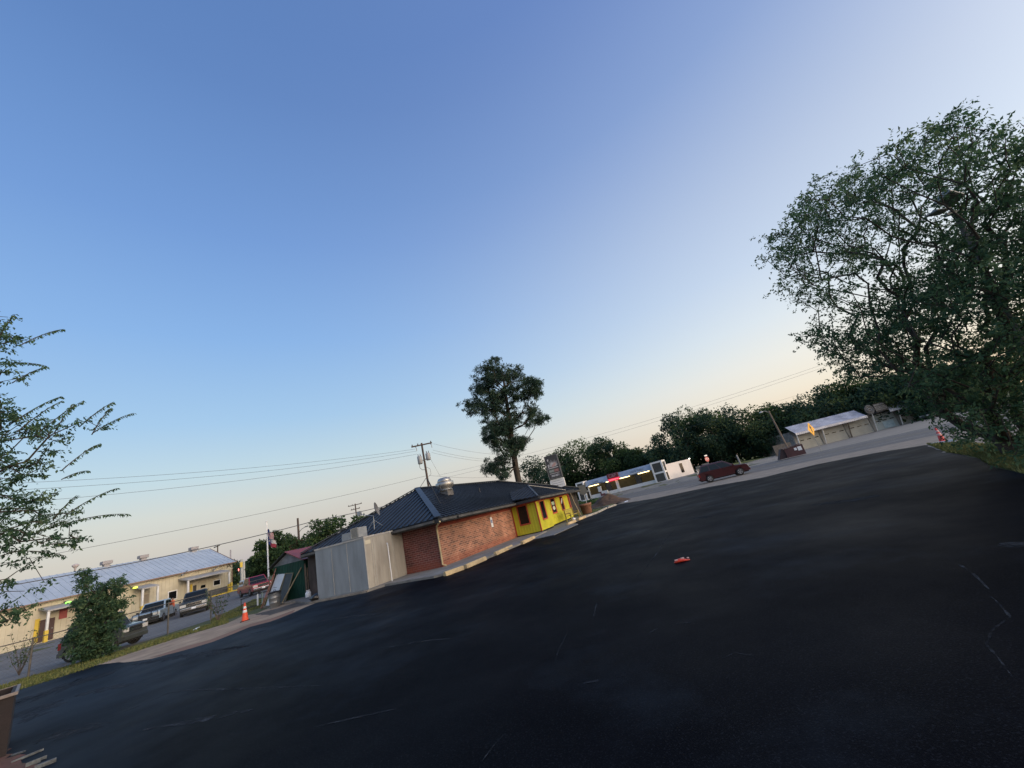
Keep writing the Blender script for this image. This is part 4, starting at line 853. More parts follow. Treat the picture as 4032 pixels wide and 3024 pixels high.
# maroon car on the road: its right side faces the camera
mid, rz = place_by_wheels((2813, 1896), (2906, 1874), -1, .92, 2.8)
car('parked_car', 'maroon compact SUV driving along the near edge of the road', 'car', (mid.x, mid.y, .02), rz, paint('maroon_paint', (.065, .012, .016)), 4.6, 1.84, 1.74, 'crossover')
for o_ in [bpy.data.objects['parked_car']]: o_.name = 'maroon_suv'
c1 = gp(588, 2462, 0); 
car('pickup_truck', 'older silver blue pickup with black grille guard parked nearest the dark bush', 'pickup', (c1.x - 1.0, c1.y + 1.7, .02), R(-62), paint('silver_blue_paint', (.42, .52, .58)), 5.4, 2.0, 1.86, 'pickup', dark_front=True)
c2 = gp(762, 2418, 0)
car('pickup_truck', 'dark green grey crew cab pickup with chrome grille beside the silver blue pickup', 'pickup', (c2.x - .9, c2.y + 1.3, .02), R(-52), paint('dark_green_paint', (.035, .05, .055)), 5.7, 2.02, 1.92, 'pickup')
c3 = gp(985, 2347, 0)
rdt = car('pickup_truck', 'red pickup with white bed topper parked behind the flagpole', 'pickup', (c3.x - .3, c3.y + 1.2, .02), R(-38), paint('red_truck_paint', (.36, .025, .035)), 5.6, 2.0, 1.90, 'pickup')
b = MB(); b.box(-2.72, -1.0, -.90, .90, 1.16, 1.78, taper=.10); b.build('bed_topper', mat('topper_white', (.62, .68, .70), None, rough=.4), rdt, bevel=.05)
b = MB(); b.box(-2.4, -1.2, -.905, -.86, 1.36, 1.62, None); b.build('topper_window', M_carglass, rdt)
gt = bpy.data.objects['pickup_truck']
b = MB()
for s_ in (-1, 1): b.tube([(2.78, s_ * .42, .55), (2.82, s_ * .42, 1.2)], .035, 6)
b.tube([(2.80, -.85, 1.12), (2.82, -.42, 1.16), (2.82, .42, 1.16), (2.80, .85, 1.12), (2.78, .9, .75), (2.8, .42, .72), (2.8, -.42, .72), (2.78, -.9, .75), (2.80, -.85, 1.12)], .03, 6); b.build('grille_guard', M_blackpaint, gt)
c4 = gp(300, 2604, 0)
mid, rz = place_by_wheels((276, 2607), (440, 2564), -1, .78, 2.0)
gs = car('utility_vehicle', 'small grey green utility vehicle half hidden behind the big fence bush', 'vehicle', (mid.x, mid.y, .02), rz, paint('grey_green_paint', (.085, .095, .09)), 3.1, 1.56, 1.82, 'suv', plate=False)
c5 = gp(-10, 2612, 0)
wc_ = car('white_car', 'white car with chrome grille cut off by the left picture edge', 'car', (-38.2, 22.3, .02), R(-12), paint('white_car_paint', (.62, .64, .66), 0), 4.8, 1.86, 1.55, 'crossover')
wc_.name = 'white_sedan'

# ---------------------------------------------------------------- metal warehouse
Rb = Vector((-47.1, 59.6, .60)); Ld = Vector((-.342, -.94, 0)); back = Vector((-.94, .342, 0))
mbz = math.atan2(-.94, -.342)
WL = 58; WH = 3.95
mbd = thing('metal_warehouse', 'long cream ribbed metal warehouse with pale blue roof beyond the fence', 'warehouse', Rb, mbz)
# local: +x along wall to the left of the picture, front wall faces +y?  (z cross x)
sgn = 1 if Matrix.Rotation(mbz, 3, 'Z') @ Vector((0, 1, 0)) @ Vector((back.x, back.y, 0)) < 0 else -1      # +1: front faces local +y
D_ = -sgn * 12.0                                                        # local depth direction
M_cream = mat('cream_ribbed_metal', (.58, .52, .38), (.48, .43, .32), .8, .6, detail=6)
b = MB(); b.box(0, WL, min(0, D_), max(0, D_), -.4, WH)
k = .15
while k < WL: b.box(k, k + .10, min(0, sgn * .035) + (0.0005 if sgn > 0 else -.0), max(0, sgn * .035), -.3, WH - .01); k += .42
b.build('wall', M_cream, mbd)
b = MB(); rid = 2.95
b.prism([(-.3, sgn * .45, WH - .05), (-.3, D_ / 2, WH + rid), (-.3, D_ - sgn * .45, WH - .05), (-.3, D_ - sgn * .45, WH + .03), (-.3, D_ / 2, WH + rid + .10), (-.3, sgn * .45, WH + .03)], (WL + .6, 0, 0))
k = 0
while k < WL:
    b.bar((k, sgn * .45, WH + .05), (k, D_ / 2, WH + rid + .12), .06, .05); k += .6
b.build('roof', mat('pale_blue_roof', (.46, .52, .58), (.38, .44, .50), .5, .55, .1, detail=6), mbd)
b = MB(); b.prism([(0.005, 0, WH), (0.005, D_, WH), (0.005, D_ / 2, WH + rid - .05)], (.1, 0, 0)); b.build('gable', M_cream, mbd)
b = MB(); b.box(-.32, WL, min(sgn * .46, sgn * .56), max(sgn * .46, sgn * .56), WH - .08, WH + .06); b.bar((-.34, sgn * .45, WH + .0), (-.34, D_ / 2, WH + rid + .05), .08, .16); b.box(-.02, .12, min(0, sgn * .06), max(0, sgn * .06), -.3, WH); b.build('brown_trim', mat('brown_trim', (.22, .14, .10), None, rough=.6), mbd)
def f2(b, x0, x1, o0, o1, z0, z1, M=None): b.box(x0, x1, min(sgn * o0, sgn * o1), max(sgn * o0, sgn * o1), z0, z1)
def wall_x(px, py):                                     # distance along the warehouse wall under a pixel
    d = ray(px, py); a = d.x / d.y; s = (a * Rb.y - Rb.x) / (Ld.x - a * Ld.y); p = Rb + Ld * s; t = math.hypot(p.x, p.y) / math.hypot(d.x, d.y); return s, EYE + d.z * t - Rb.z
for (pa, pc, zt) in (((700, 2278), (868, 2265), 2.9), ((520, 2325), (588, 2300), 3.1), ((150, 2395), (330, 2350), 3.0)):
    x0, _ = wall_x(*pa); x1, _ = wall_x(*pc); x0, x1 = min(x0, x1), max(x0, x1)
    b = MB(); b.prism([(x0, sgn * .04, zt + .45), (x0, sgn * 2.2, zt), (x0, sgn * 2.2, zt - .14), (x0, sgn * .04, zt + .3)], (x1 - x0, 0, 0)); b.build('canopy', mat('canopy_grey', (.40, .38, .35), (.30, .29, .27), 1, .7), mbd)
    for xx in (x0 + .1, x1 - .1):
        b = MB(); f2(b, xx - .09, xx + .09, 2.0, 2.18, -.2, zt - .12); po = b.build('canopy_post', M_white, mbd)
        b = MB(); f2(b, xx - .13, xx + .13, 1.95, 2.22, -.2, 1.15); b.build('post_guard', M_yellowp, po)
def mbox(nm, pa, pc, mtl, o0=.036, o1=.06, child=None):
    x0, za = wall_x(*pa); x1, zc = wall_x(*pc); b = MB(); f2(b, min(x0, x1), max(x0, x1), o0, o1, min(za, zc), max(za, zc)); return b.build(nm, mtl, child or mbd), (min(x0, x1), max(x0, x1), min(za, zc), max(za, zc))
w_, r4 = mbox('window', (660, 2330), (697, 2358), M_white); b = MB(); f2(b, r4[0] + .12, r4[1] - .12, .061, .068, r4[2] + .12, r4[3] - .12); b.build('pane', M_glass, w_)
w_, r4 = mbox('window', (838, 2286), (868, 2302), M_white); b = MB(); f2(b, r4[0] + .1, r4[1] - .1, .061, .068, r4[2] + .1, r4[3] - .1); b.build('pane', M_glass, w_)
mbox('window', (790, 2306), (808, 2312), M_glass)
d_, r4 = mbox('door', (152, 2445), (206, 2516), mat('maroon_door', (.075, .03, .028), (.05, .022, .02), 1, .5)); b = MB(); f2(b, r4[0] + .1, r4[0] + .2, .062, .10, (r4[2] + r4[3]) / 2, (r4[2] + r4[3]) / 2 + .08); b.build('handle', M_steel, d_)
mbox('door', (760, 2306), (772, 2340), mat('dark_door', (.05, .045, .04), None, rough=.5)); mbox('door', (727, 2306), (745, 2342), mat('cream_door', (.48, .42, .30), None, rough=.6))
mbox('yellow_frame', (748, 2302), (756, 2340), M_yellowp); mbox('yellow_frame', (138, 2440), (146, 2528), M_yellowp)
mbox('wall_sign', (234, 2402), (262, 2432), mat('red_wall_sign', (.33, .07, .06), (.25, .05, .05), 3, .6))
mbox('overhead_door', (552, 2310), (586, 2385), mat('tan_shutter', (.42, .36, .25), (.34, .29, .20), 1.5, .7, stretch=(.2, .2, 4)))
mbox('shutter_panel', (556, 2345), (583, 2372), mat('brown_shutter', (.26, .21, .15), None, rough=.7), .062, .075)
xa, za = wall_x(900, 2228)
b = MB(); f2(b, xa - .55, xa + .55, .038, .06, za - .55, za + .45); wsg = b.build('wall_sign', mat('cream_sign', (.55, .50, .38), None, rough=.6), mbd)
lt = text('letter', "A", 1.0, face_M((xa, sgn * .068, za), (0, sgn, 0)), wsg, M_blackpaint)
rb0 = Rb + back * 6
for px in (761, 563, 420):
    d = ray(px, 2200); a = d.x / d.y; xr = (a * rb0.y - rb0.x) / (Ld.x - a * Ld.y)
    b = MB(); b.box(xr - .3, xr + .3, D_ / 2 - .3, D_ / 2 + .3, WH + rid - .1, WH + rid + .3); b.box(xr - .5, xr + .5, D_ / 2 - .4, D_ / 2 + .4, WH + rid + .31, WH + rid + .72); b.build('roof_vent', mat('vent_grey', (.30, .28, .28), None, rough=.6), mbd, bevel=.04)
for (px, py, colr) in ((253, 2376, (.35, 1.0, .15)), (517, 2318, (.85, 1.0, .12))):
    xr, zr = wall_x(px, py); b = MB(); f2(b, xr - .12, xr + .12, .04, .7, zr + .12, zr + .2); lo = b.build('wall_lamp', M_steel, mbd)
    b = MB(); b.lathe([(.06, zr + .11), (.22, zr + .05), (.25, zr - .03), (.15, zr - .10), (.02, zr - .12)], 12, None, xr, sgn * .85); b.build('lamp_glow', mat('lamp_%d' % px, colr, None, emit=colr, estr=1.3), lo)
for (px, py) in ((830, 2245), (705, 2265)):
    xr, zr = wall_x(px, py); b = MB(); b.tube([(xr, sgn * .5, zr - .2), (xr - .3, sgn * 1.3, zr + .35)], .04, 6); b.lathe([(.14, 0), (.16, .1), (.05, .22)], 8, Matrix.Translation((xr, sgn * .7, zr - .15))); b.build('wall_lamp', M_steel, mbd)
xr, zr = wall_x(868, 2335); b = MB(); f2(b, xr - 3, xr + 4, 2.4, 2.55, -.1, .2); b.build('yellow_rail', M_yellowp, mbd); b = MB(); f2(b, xr - .1, xr + .1, 2.3, 2.5, -.1, 1.3); b.build('yellow_bollard', M_yellowp, mbd)
b = MB(); f2(b, xr - .4, xr + 2.6, .8, 1.8, -.1, .95); b.build('ac_unit', mat('ac_dark', (.05, .05, .05), (.09, .09, .085), 6, .6), mbd)
# person in orange by the dark pickup
# (only a head and an orange shoulder show over the truck bed)
pp = at(680, 2372, 56); pz = G(pp.x, pp.y)
per = bpy.data.meshes.new('person'); bm = bmesh.new(); sk = [((0, 0, .92), .15), ((0, 0, 1.12), .15), ((0, 0, 1.35), .17), ((0, 0, 1.47), .09), ((0, 0, 1.55), .065), ((0, .02, 1.66), .10), ((0, .02, 1.75), .085),
    ((.10, 0, .86), .10), ((.11, .02, .48), .075), ((.12, -.03, .08), .05), ((.12, .12, .04), .045), ((-.10, 0, .86), .10), ((-.11, .02, .48), .075), ((-.12, -.03, .08), .05), ((-.12, .12, .04), .045),
    ((.20, 0, 1.40), .07), ((.27, .05, 1.12), .05), ((.24, .25, 1.0), .038), ((-.20, 0, 1.40), .07), ((-.27, .05, 1.12), .05), ((-.24, .25, 1.0), .038)]
vs = [bm.verts.new(p) for p, _ in sk]
for a, c in ((0, 1), (1, 2), (2, 3), (3, 4), (4, 5), (5, 6), (0, 7), (7, 8), (8, 9), (9, 10), (0, 11), (11, 12), (12, 13), (13, 14), (2, 15), (15, 16), (16, 17), (2, 18), (18, 19), (19, 20)): bm.edges.new((vs[a], vs[c]))
bm.to_mesh(per); bm.free(); po = bpy.data.objects.new('person', per); col.objects.link(po)
md = po.modifiers.new('skin', 'SKIN'); md.use_smooth_shade = True
for i, (_, r_) in enumerate(sk): per.skin_vertices[0].data[i].radius = (r_, r_)
per.skin_vertices[0].data[0].use_root = True
md = po.modifiers.new('sub', 'SUBSURF'); md.levels = 2; md.render_levels = 2
bpy.context.view_layer.update(); dg = bpy.context.evaluated_depsgraph_get(); pm = bpy.data.meshes.new_from_object(po.evaluated_get(dg)); po.modifiers.clear(); po.data = pm
pm.materials.clear()
for q in (mat('dark_trousers', (.03, .03, .04), None, rough=.9), mat('hi_vis_orange', (.80, .13, .04), None, rough=.7), mat('skin', (.28, .15, .10), None, rough=.6), mat('dark_hair', (.015, .012, .01), None, rough=.7)): pm.materials.append(q)
for p_ in pm.polygons:
    z = p_.center.z; p_.material_index = 0 if z < .93 else (1 if z < 1.5 and not (abs(p_.center.x) > .2 and z < 1.1) else (2 if z < 1.69 else 3)); p_.use_smooth = True
po.location = (pp.x, pp.y, pz); po.rotation_euler = (0, 0, R(160)); tag(po, 'person in an orange vest standing behind the dark pickup', 'person')

# ---------------------------------------------------------------- chain link fence
fbase = [at(-60, 2722, 31.6), gp(110, 2670), gp(408, 2584), gp(660, 2498), gp(830, 2446), Vector((-20.2, 29.0, 0)), Vector((-19.0, 33.0, 0))]
fbase[0] = Vector((-27.2, 17.6, 0))
fn = thing('chain_link_fence', 'rusty grey chain link fence along the grass verge in front of the warehouse yard', 'fence', fbase[2])
FO = fbase[2]; FH = 1.62
M_fence = mat('fence_steel', (.16, .15, .13), (.10, .09, .08), 5, .6, .4)
for p in fbase[:-1]:
    b = MB(); q = p - FO; b.tube([(q.x, q.y, 0), (q.x, q.y, FH + .05)], .038, 8); b.build('post', M_fence, fn)
b = MB(); b.tube([(p.x - FO.x, p.y - FO.y, FH) for p in fbase], .026, 6); b.build('top_rail', M_fence, fn)
b = MB()
for a, c in zip(fbase[:-1], fbase[1:]):
    a = a - FO; c = c - FO; L_ = (c - a).length; st = .16; n = int(L_ / st)
    for k in range(-int(FH / st), n):
        for sg_ in (1, -1):
            x0 = k * st; x1 = x0 + FH
            u0, u1 = max(0, x0), min(L_, x1)
            if u1 <= u0: continue
            z0_, z1_ = u0 - x0, u1 - x0
            if sg_ < 0: z0_, z1_ = FH - z0_, FH - z1_
            A = a.lerp(c, u0 / L_); B_ = a.lerp(c, u1 / L_); b.tube([(A.x, A.y, max(.03, z0_)), (B_.x, B_.y, min(FH, z1_))], .0022, 3, cap=False)
b.build('wire_mesh', M_fence, fn, fix=False)

# ---------------------------------------------------------------- white roadside store
A = at(2283, 1970, 90); Bc = at(2632, 1892, 82); Cc = at(2708, 1868, 90)
zst = .55
dx = Vector((Bc.x - A.x, Bc.y - A.y, 0)); SL = dx.length; dx.normalize(); stz = math.atan2(dx.y, dx.x); inn = Vector((-dx.y, dx.x, 0))
if inn.y < 0: inn = -inn
st_ = thing('roadside_store', 'white roadside store with grey blue awning, lit soffit lights and boxy white end frames', 'store', (A.x, A.y, zst), stz)
M_wall = mat('store_white_wall', (.84, .82, .79), (.76, .74, .72), .8, .7)
HT = 3.45
b = MB(); b.box(2.2, SL - 2.4, 2.6, 9.5, -.3, 3.0); b.build('main_wall', M_wall, st_)
b = MB(); b.box(SL - 2.4, SL + 6.0, 2.6, 2.9, -.3, 3.25) if False else b.prism([(SL + .02, 1.2, -.3), (SL + 3.6, 6.0, -.3), (SL + 2.0, 9.5, -.3), (SL - 2.5, 9.5, -.3), (SL - 2.5, 2.7, -.3), (SL - .4, 2.7, -.3)], (0, 0, 3.25)); b.build('side_wall', mat('sunlit_white_wall', (.84, .76, .70), (.78, .71, .65), .6, .7), st_)  # warm evening light painted into the white of this side
b = MB(); b.box(2.2, SL - 2.4, .9, 2.55, 2.9, 3.0); b.prism([(2.0, .55, 2.60), (2.0, 1.0, 3.80), (2.0, 1.12, 3.80), (2.0, .67, 2.58)], (SL - 4.2, 0, 0)); 
k = 2.05
while k < SL - 2.3: b.bar((k, .54, 2.61), (k, .99, 3.81), .05, .04, up=(0, -1, .3)); k += .3
b.build('awning', mat('awning_blue_grey', (.46, .51, .60), (.38, .43, .51), 1, .5, .3), st_)
b = MB()
for k in range(6):
    x = 2.4 + (SL - 5.0) * k / 5
b.box(2.3, SL - 2.5, .95, 1.1, -.3, .62); b.build('low_wall', M_wall, st_)
ps = [2.25, 5.8, 8.8, 12.2, 15.6, SL - 2.5]
for k, x in enumerate((2.25, 9.0, SL - 2.75)):
    b = MB(); b.box(x, x + (.55 if k == 1 else .25), .88, 1.14, .0, 2.62); b.build('pillar', M_wall, st_)
for x in (6.6, 13.4):
    b = MB(); b.box(x, x + 1.1, 1.0, 1.2, -.05, 2.7); b.build('door', mat('store_dark_door', (.035, .032, .03), (.06, .05, .04), 2, .4), st_)
for x0, x1 in ((2.55, 6.4), (7.8, 8.95), (9.6, 13.3), (14.6, SL - 2.8)):
    b = MB(); b.box(x0, x1, 1.12, 1.18, .63, 2.66); b.build('shop_window', mat('warm_dark_window', (.05, .042, .02), (.02, .018, .012), .9, .2, emit=(.35, .22, .03), estr=.05), st_)
for x in (2.7, 6.9, 10.0, 14.3):
    x = min(x, SL - 4.8)
    b = MB(); b.tube([(x, .85, 2.52), (x + 2.4, .85, 2.52)], .06, 6); b.build('tube_light', mat('warm_tube', (1, .85, .5), None, emit=(1, .78, .32), estr=7), st_)
for (x0, x1, y0, y1, nm) in ((-.0, 2.0, .0, 1.9, 'l'), (SL - 2.35, SL - .0, -.2, 2.0, 'r')):
    b = MB(); w = .30
    for xx in (x0, x1 - w):
        for yy in (y0, y1 - w): b.box(xx, xx + w, yy, yy + w, -.3, HT + .45)
    for z in (-.25, 1.55, HT + .15):
        b.box(x0 + w, x1 - w, y0 + .01, y0 + w - .01, z, z + .32); b.box(x0 + .01, x0 + w - .01, y0 + w, y1 - w, z, z + .32); b.box(x1 - w + .01, x1 - .01, y0 + w, y1 - w, z, z + .32); b.box(x0 + w, x1 - w, y1 - w + .01, y1 - .01, z, z + .32)
    fr = b.build('end_frame', M_wall, st_)
    b = MB()
    for z in ((.07, 1.55), (1.87, HT + .15)):
        b.box(x0 + w, x1 - w, y0 + .1, y0 + .14, z[0], z[1]); b.box(x1 - .16, x1 - .12, y0 + w, y1 - w, z[0], z[1]); b.box(x0 + w, x1 - w, y1 - .2, y1 - .16, z[0], z[1]); b.box(x0 + .1, x0 + .14, y0 + w, y1 - w, z[0], z[1])
    b.build('dark_infill', mat('infill_grey', (.055, .055, .05), (.08, .078, .07), 2, .6), fr)
b = MB(); b.box(7.6, 10.2, .5, .75, 2.95, 3.95); s1 = b.build('brand_sign', mat('dull_red_sign', (.18, .03, .035), (.14, .025, .03), 3, .5), st_, bevel=.08)
text('lettering', "C&P", .95, face_M((8.9, .49, 3.47), (0, -1, 0)), s1, mat('sign_rose', (.42, .25, .27), None, rough=.5), sx=1.0)
b = MB(); b.box(7.75, 10.35, .30, .50, 2.40, 2.95); s1 = b.build('neon_sign', mat('neon_red', (.75, .03, .06), None, emit=(.9, .03, .07), estr=.75), st_, bevel=.05)
b = MB(); x = 7.95
rnd = random.Random(4)
while x < 10.1: b.box(x, x + .14, .28, .296, 2.55 + rnd.uniform(0, .06), 2.78); x += .23
b.build('lettering', mat('neon_pink', (1, .35, .4), None, emit=(1, .3, .38), estr=.8), s1)
text('awning_lettering', "DRIVE THRU", .52, face_M((14.2, .66, 3.20), (0, -.93, .35)), st_, mat('awning_letter', (.16, .17, .20), None, rough=.6), sx=1.0)
text('awning_lettering', "CAFE", .50, face_M((4.6, .66, 3.15), (0, -.93, .35)), st_, mat('awning_letter', (.16, .17, .2)), sx=1.2)
b = MB(); b.box(3.0, 6.4, .42, .50, 2.72, 2.84); b.build('sign_strip', mat('strip_dark', (.10, .11, .13), None, rough=.5), st_)
b = MB(); b.box(12.4, 16.0, .40, .50, 2.74, 2.88); b.build('sign_strip', M_white, st_)
b = MB(); Mx = Matrix.Translation((SL + 2.1, 4.0, 1.6)) @ Matrix.Rotation(math.atan2(4.8, 3.58), 4, 'Z'); b.box(-.35, .35, -.06, -.02, -.9, .9, Mx); b.build('side_window', M_glass, st_)
b = MB(); b.lathe([(.02, 0), (.16, .04), (.18, .14), (.02, .22)], 10, Matrix.Translation((SL + 3.6, 6.0, 2.85))); b.build('corner_lamp', mat('white_lamp_glow', (1, 1, .9), None, emit=(1, .97, .85), estr=3), st_)
# white cart thing in front
pc = at(2372, 1955, 88)
ct = thing('ice_chest', 'white box stand with a red and white cart in front of the store window', 'stand', (pc.x, pc.y, zst), stz)
b = MB(); b.box(-.4, .3, -.3, .2, .9, 2.0); b.box(.2, 1.6, -.3, .3, .1, .95); b.build('cabinet', M_white, ct, bevel=.03)
b = MB(); b.box(-.2, .1, -.1, .1, 0, .9); b.box(.3, .9, -.5, -.31, .05, .45); b.build('stand_leg', mat('cart_red', (.20, .07, .07), None, rough=.6), ct)

# ---------------------------------------------------------------- garage with overhead doors
gx0 = 48.6; gy = 75.0; GW = 4.8; nd = 5
gr = thing('auto_garage', 'weathered garage with five overhead doors under a patched metal awning', 'garage', (gx0, gy, 0), 0)
M_block = mat('garage_block', (.28, .27, .25), (.14, .135, .125), 1, .85, detail=7)
M_gdoor = mat('garage_door_panel', (.40, .385, .34), (.33, .32, .28), .7, .7)
b = MB(); b.box(-.4, nd * GW + 1.5, .45, 10, -.2, 3.6); b.build('wall', M_block, gr)
for k in range(nd):
    x = k * GW; b = MB(); nseg = 9
    for s_ in range(nseg): b.box(x + .32, x + GW - .32, .10, .40, .02 + s_ * .322, .02 + (s_ + 1) * .322 - .012)
    d_ = b.build('overhead_door', mat('garage_door_cool', (.36, .40, .39), (.30, .33, .32), .7, .7) if k == 3 else M_gdoor, gr)
    b = MB()
    for q in range(3): xx = x + .32 + (q + .5) * (GW - .64) / 3 - .38; b.box(xx, xx + .76, .085, .099, 1.55, 1.70)
    b.build('door_window', M_glass, d_)
for k in range(nd + 1):
    x = k * GW; b = MB(); b.box(x - .32, x + .32, .0, .44, -.1, 3.1); b.build('pier', M_block, gr)
    b = MB(); b.tube([(x - .15, -.35, .0), (x - .15, -1.1, 3.1)], .09, 6); b.build('awning_post', M_wood if k == 2 else M_white, gr)
awn = [(-.6, 12.8, 0), (17.1, nd * GW + 1, 0), (12.8, 17.1, 1)]
M_awn = mat('patched_awning', (.62, .62, .66), (.36, .36, .40), .6, .5, .3, detail=8, stretch=(1, 1, 2.2))
for x0, x1, low in awn:
    b = MB(); 
    if not low:
        b.prism([(x0, -1.5, 3.05), (x0, .5, 4.55), (x0, .5, 4.63), (x0, -1.5, 3.13)], (x1 - x0, 0, 0))
        k = x0
        while k < x1: b.bar((k, -1.5, 3.15), (k, .5, 4.65), .07, .05); k += .38
        b.box(x0, x1, -1.53, -1.5, 2.75, 3.14); k = x0
        while k < x1: b.box(k, k + .16, -1.56, -1.531, 2.72, 3.14); k += .38
    else:
        b.box(x0, x1, -.4, .5, 3.1, 3.3)
    b.build('awning', M_awn if not low else M_block, gr)
b = MB(); b.lathe([(.86, 0), (.89, .05), (.86, .1)], 32, Matrix.Translation((13.75, -1.55, 3.98)) @ Matrix.Rotation(R(90), 4, 'X')); rs = b.build('round_sign', mat('dark_sign', (.025, .025, .027), (.04, .04, .04), 3, .5), gr)
b = MB()
for r_, w in ((.74, .04), (.52, .04)):
    b.tube([(13.75 + r_ * math.cos(a), -1.66, 3.98 + r_ * math.sin(a)) for a in [2 * math.pi * k / 32 for k in range(33)]], w, 4)
b.tube([(13.75 + .34 * math.cos(a), -1.66, 3.98 + .2 * math.sin(a)) for a in [2 * math.pi * k / 20 for k in range(21)]], .09, 5); b.build('emblem', mat('sign_grey_letter', (.20, .195, .19), None, rough=.5), rs)
b = MB(); b.box(14.7, 17.0, -1.66, -1.55, 3.25, 4.75); rs = b.build('board_sign', mat('dark_sign', (.05, .05, .05)), gr)
rnd = random.Random(9); b = MB()
for z, h in ((4.36, .26), (4.03, .17), (3.77, .17), (3.50, .17)):
    x = 14.8
    while x < 16.7: w = rnd.uniform(.10, .26); b.box(x, x + w, -1.675, -1.661, z, z + h); x += w + .08
b.build('lettering', mat('sign_grey_letter', (.20, .195, .19)), rs)
pa = MB(); pa.box(16.2, 18.2, .05, .095, .15, 1.35); pa.build('door_poster', mat('pale_blue_poster', (.38, .47, .50), (.26, .36, .40), 2.4, .5), gr)
# a car at the right end of the garage, partly behind leaves
vv = car('parked_car', 'dark and white sedan parked at the garage behind the tree leaves', 'car', (gx0 + 4.6 * GW, gy - 4.2, .02), R(175), paint('dark_sedan', (.045, .06, .055)), 4.6, 1.8, 1.45, 'crossover', plate=False)
vv.name = 'dark_sedan'
# dumpster
dp = gp(3153, 1796)
du = thing('dumpster', 'dark maroon dumpster with white labels beside the garage', 'dumpster', (dp.x, dp.y + .9, .02), R(-22))
M_mar = mat('maroon_metal', (.085, .030, .032), (.06, .022, .024), 2, .6)
b = MB(); b.prism([(-1.0, -.85, .12), (1.0, -.85, .12), (1.0, -.85, 1.35), (-1.0, -.85, 1.15)], (0, 1.7, 0)); b.box(-1.06, 1.06, -.9, .9, 1.36, 1.40, Matrix.Rotation(R(-5), 4, 'Y')); b.build('bin', M_mar, du)
b = MB(); b.prism([(-1.9, -.7, .1), (-1.02, -.7, .12), (-1.02, -.7, 1.2), (-1.3, -.7, 1.3)], (0, 1.4, 0)); b.build('chute', mat('dark_maroon', (.035, .016, .018), None, rough=.6), du)
b = MB(); b.box(.0, .28, -.862, -.851, .78, 1.08); b.box(.38, .8, -.862, -.851, .66, 1.14); b.build('label', M_whitegloss, du)
# yellow diamond sign
yb = gp(3236, 1780); yd = math.hypot(yb.x, yb.y)
yw = thing('warning_sign', 'yellow diamond warning sign in front of the leftmost garage door', 'sign', yb, R(31))
b = MB(); zc = at(3200, 1688, yd).z; b.tube([(0, 0, 0), (0, 0, zc + .3)], .035, 6); b.build('post', M_steel, yw)
b = MB(); b.prism([(0, -.045, zc - .8), (.75, -.045, zc), (0, -.045, zc + .8), (-.75, -.045, zc)], (0, .01, 0)); b.build('plate', mat('warning_yellow', (.85, .42, .02), None, rough=.4), yw)
b = MB(); b.box(-.07, .07, -.053, -.046, zc - .4, zc + .25); b.poly([(-.22, -.054, zc + .12), (.22, -.054, zc + .12), (0, -.054, zc + .5)]); b.build('arrow', M_blackpaint, yw)
# stop sign
sb = gp(2806, 1866); sd_ = math.hypot(sb.x, sb.y); zc = at(2795, 1805, sd_).z
ss = thing('stop_sign', 'red stop sign with small white plate above behind the maroon SUV', 'sign', sb, R(22))
b = MB(); b.tube([(0, 0, 0), (0, 0, zc + .75)], .04, 6); b.build('post', M_steel, ss)
b = MB(); b.prism([(.44 * math.cos(R(22.5 + 45 * k)), -.055, zc + .44 * math.sin(R(22.5 + 45 * k))) for k in range(8)], (0, .012, 0)); pl_ = b.build('plate', mat('stop_red', (.45, .04, .05), None, rough=.4), ss)
text('lettering', "STOP", .30, face_M((0, -.058, zc), (0, -1, 0)), pl_, M_whitegloss)
b = MB(); b.box(-.3, .3, -.06, -.05, zc + .50, zc + .68); b.build('plate', M_whitegloss, ss)
# white half round frame with boxes
hb = gp(2772, 1868); hf = thing('well_frame', 'white half round pipe frame holding a flat top behind the maroon SUV', 'frame', hb, R(-8))
zh = .0
b = MB(); b.tube([(-.95 + 0 * k, 0, 1.05) for k in range(1)] + [(.95 * math.cos(a), 0, 1.05 + .85 * math.sin(a)) for a in [math.pi + math.pi * k / 14 for k in range(15)]], .07, 6); b.tube([(-1.1, 0, 1.08), (1.4, 0, 1.12)], .07, 6); b.tube([(.1, 0, .0), (.1, 0, .25)], .06, 6); b.build('pipe', M_whitegloss, hf)
b = MB(); b.box(-.9, -.2, -.3, .3, 1.15, 1.7); b.box(-.1, .5, -.3, .3, 1.15, 1.6); b.build('box', mat('grey_planter_box', (.20, .21, .20), (.10, .11, .10), 2, .7), hf)
b = MB(); b.box(.55, 1.5, .3, .9, .9, 1.9); b.build('tank', mat('grey_tank', (.12, .12, .12), None, rough=.6), hf)
# white post
pb = at(2915, 1824, 66); b = MB(); b.tube([(0, 0, -.1), (-.05, 0, 1.7), (-.07, 0, 1.9)], [.13, .12, .06], 8); o = b.build('white_post', mat('greyed_post', (.34, .34, .33), (.2, .2, .2), 3, .8)); o.location = (pb.x, pb.y, max(0, G(pb.x, pb.y))); tag(o, 'short greyish marker post at the wood edge right of the stop sign', 'post')

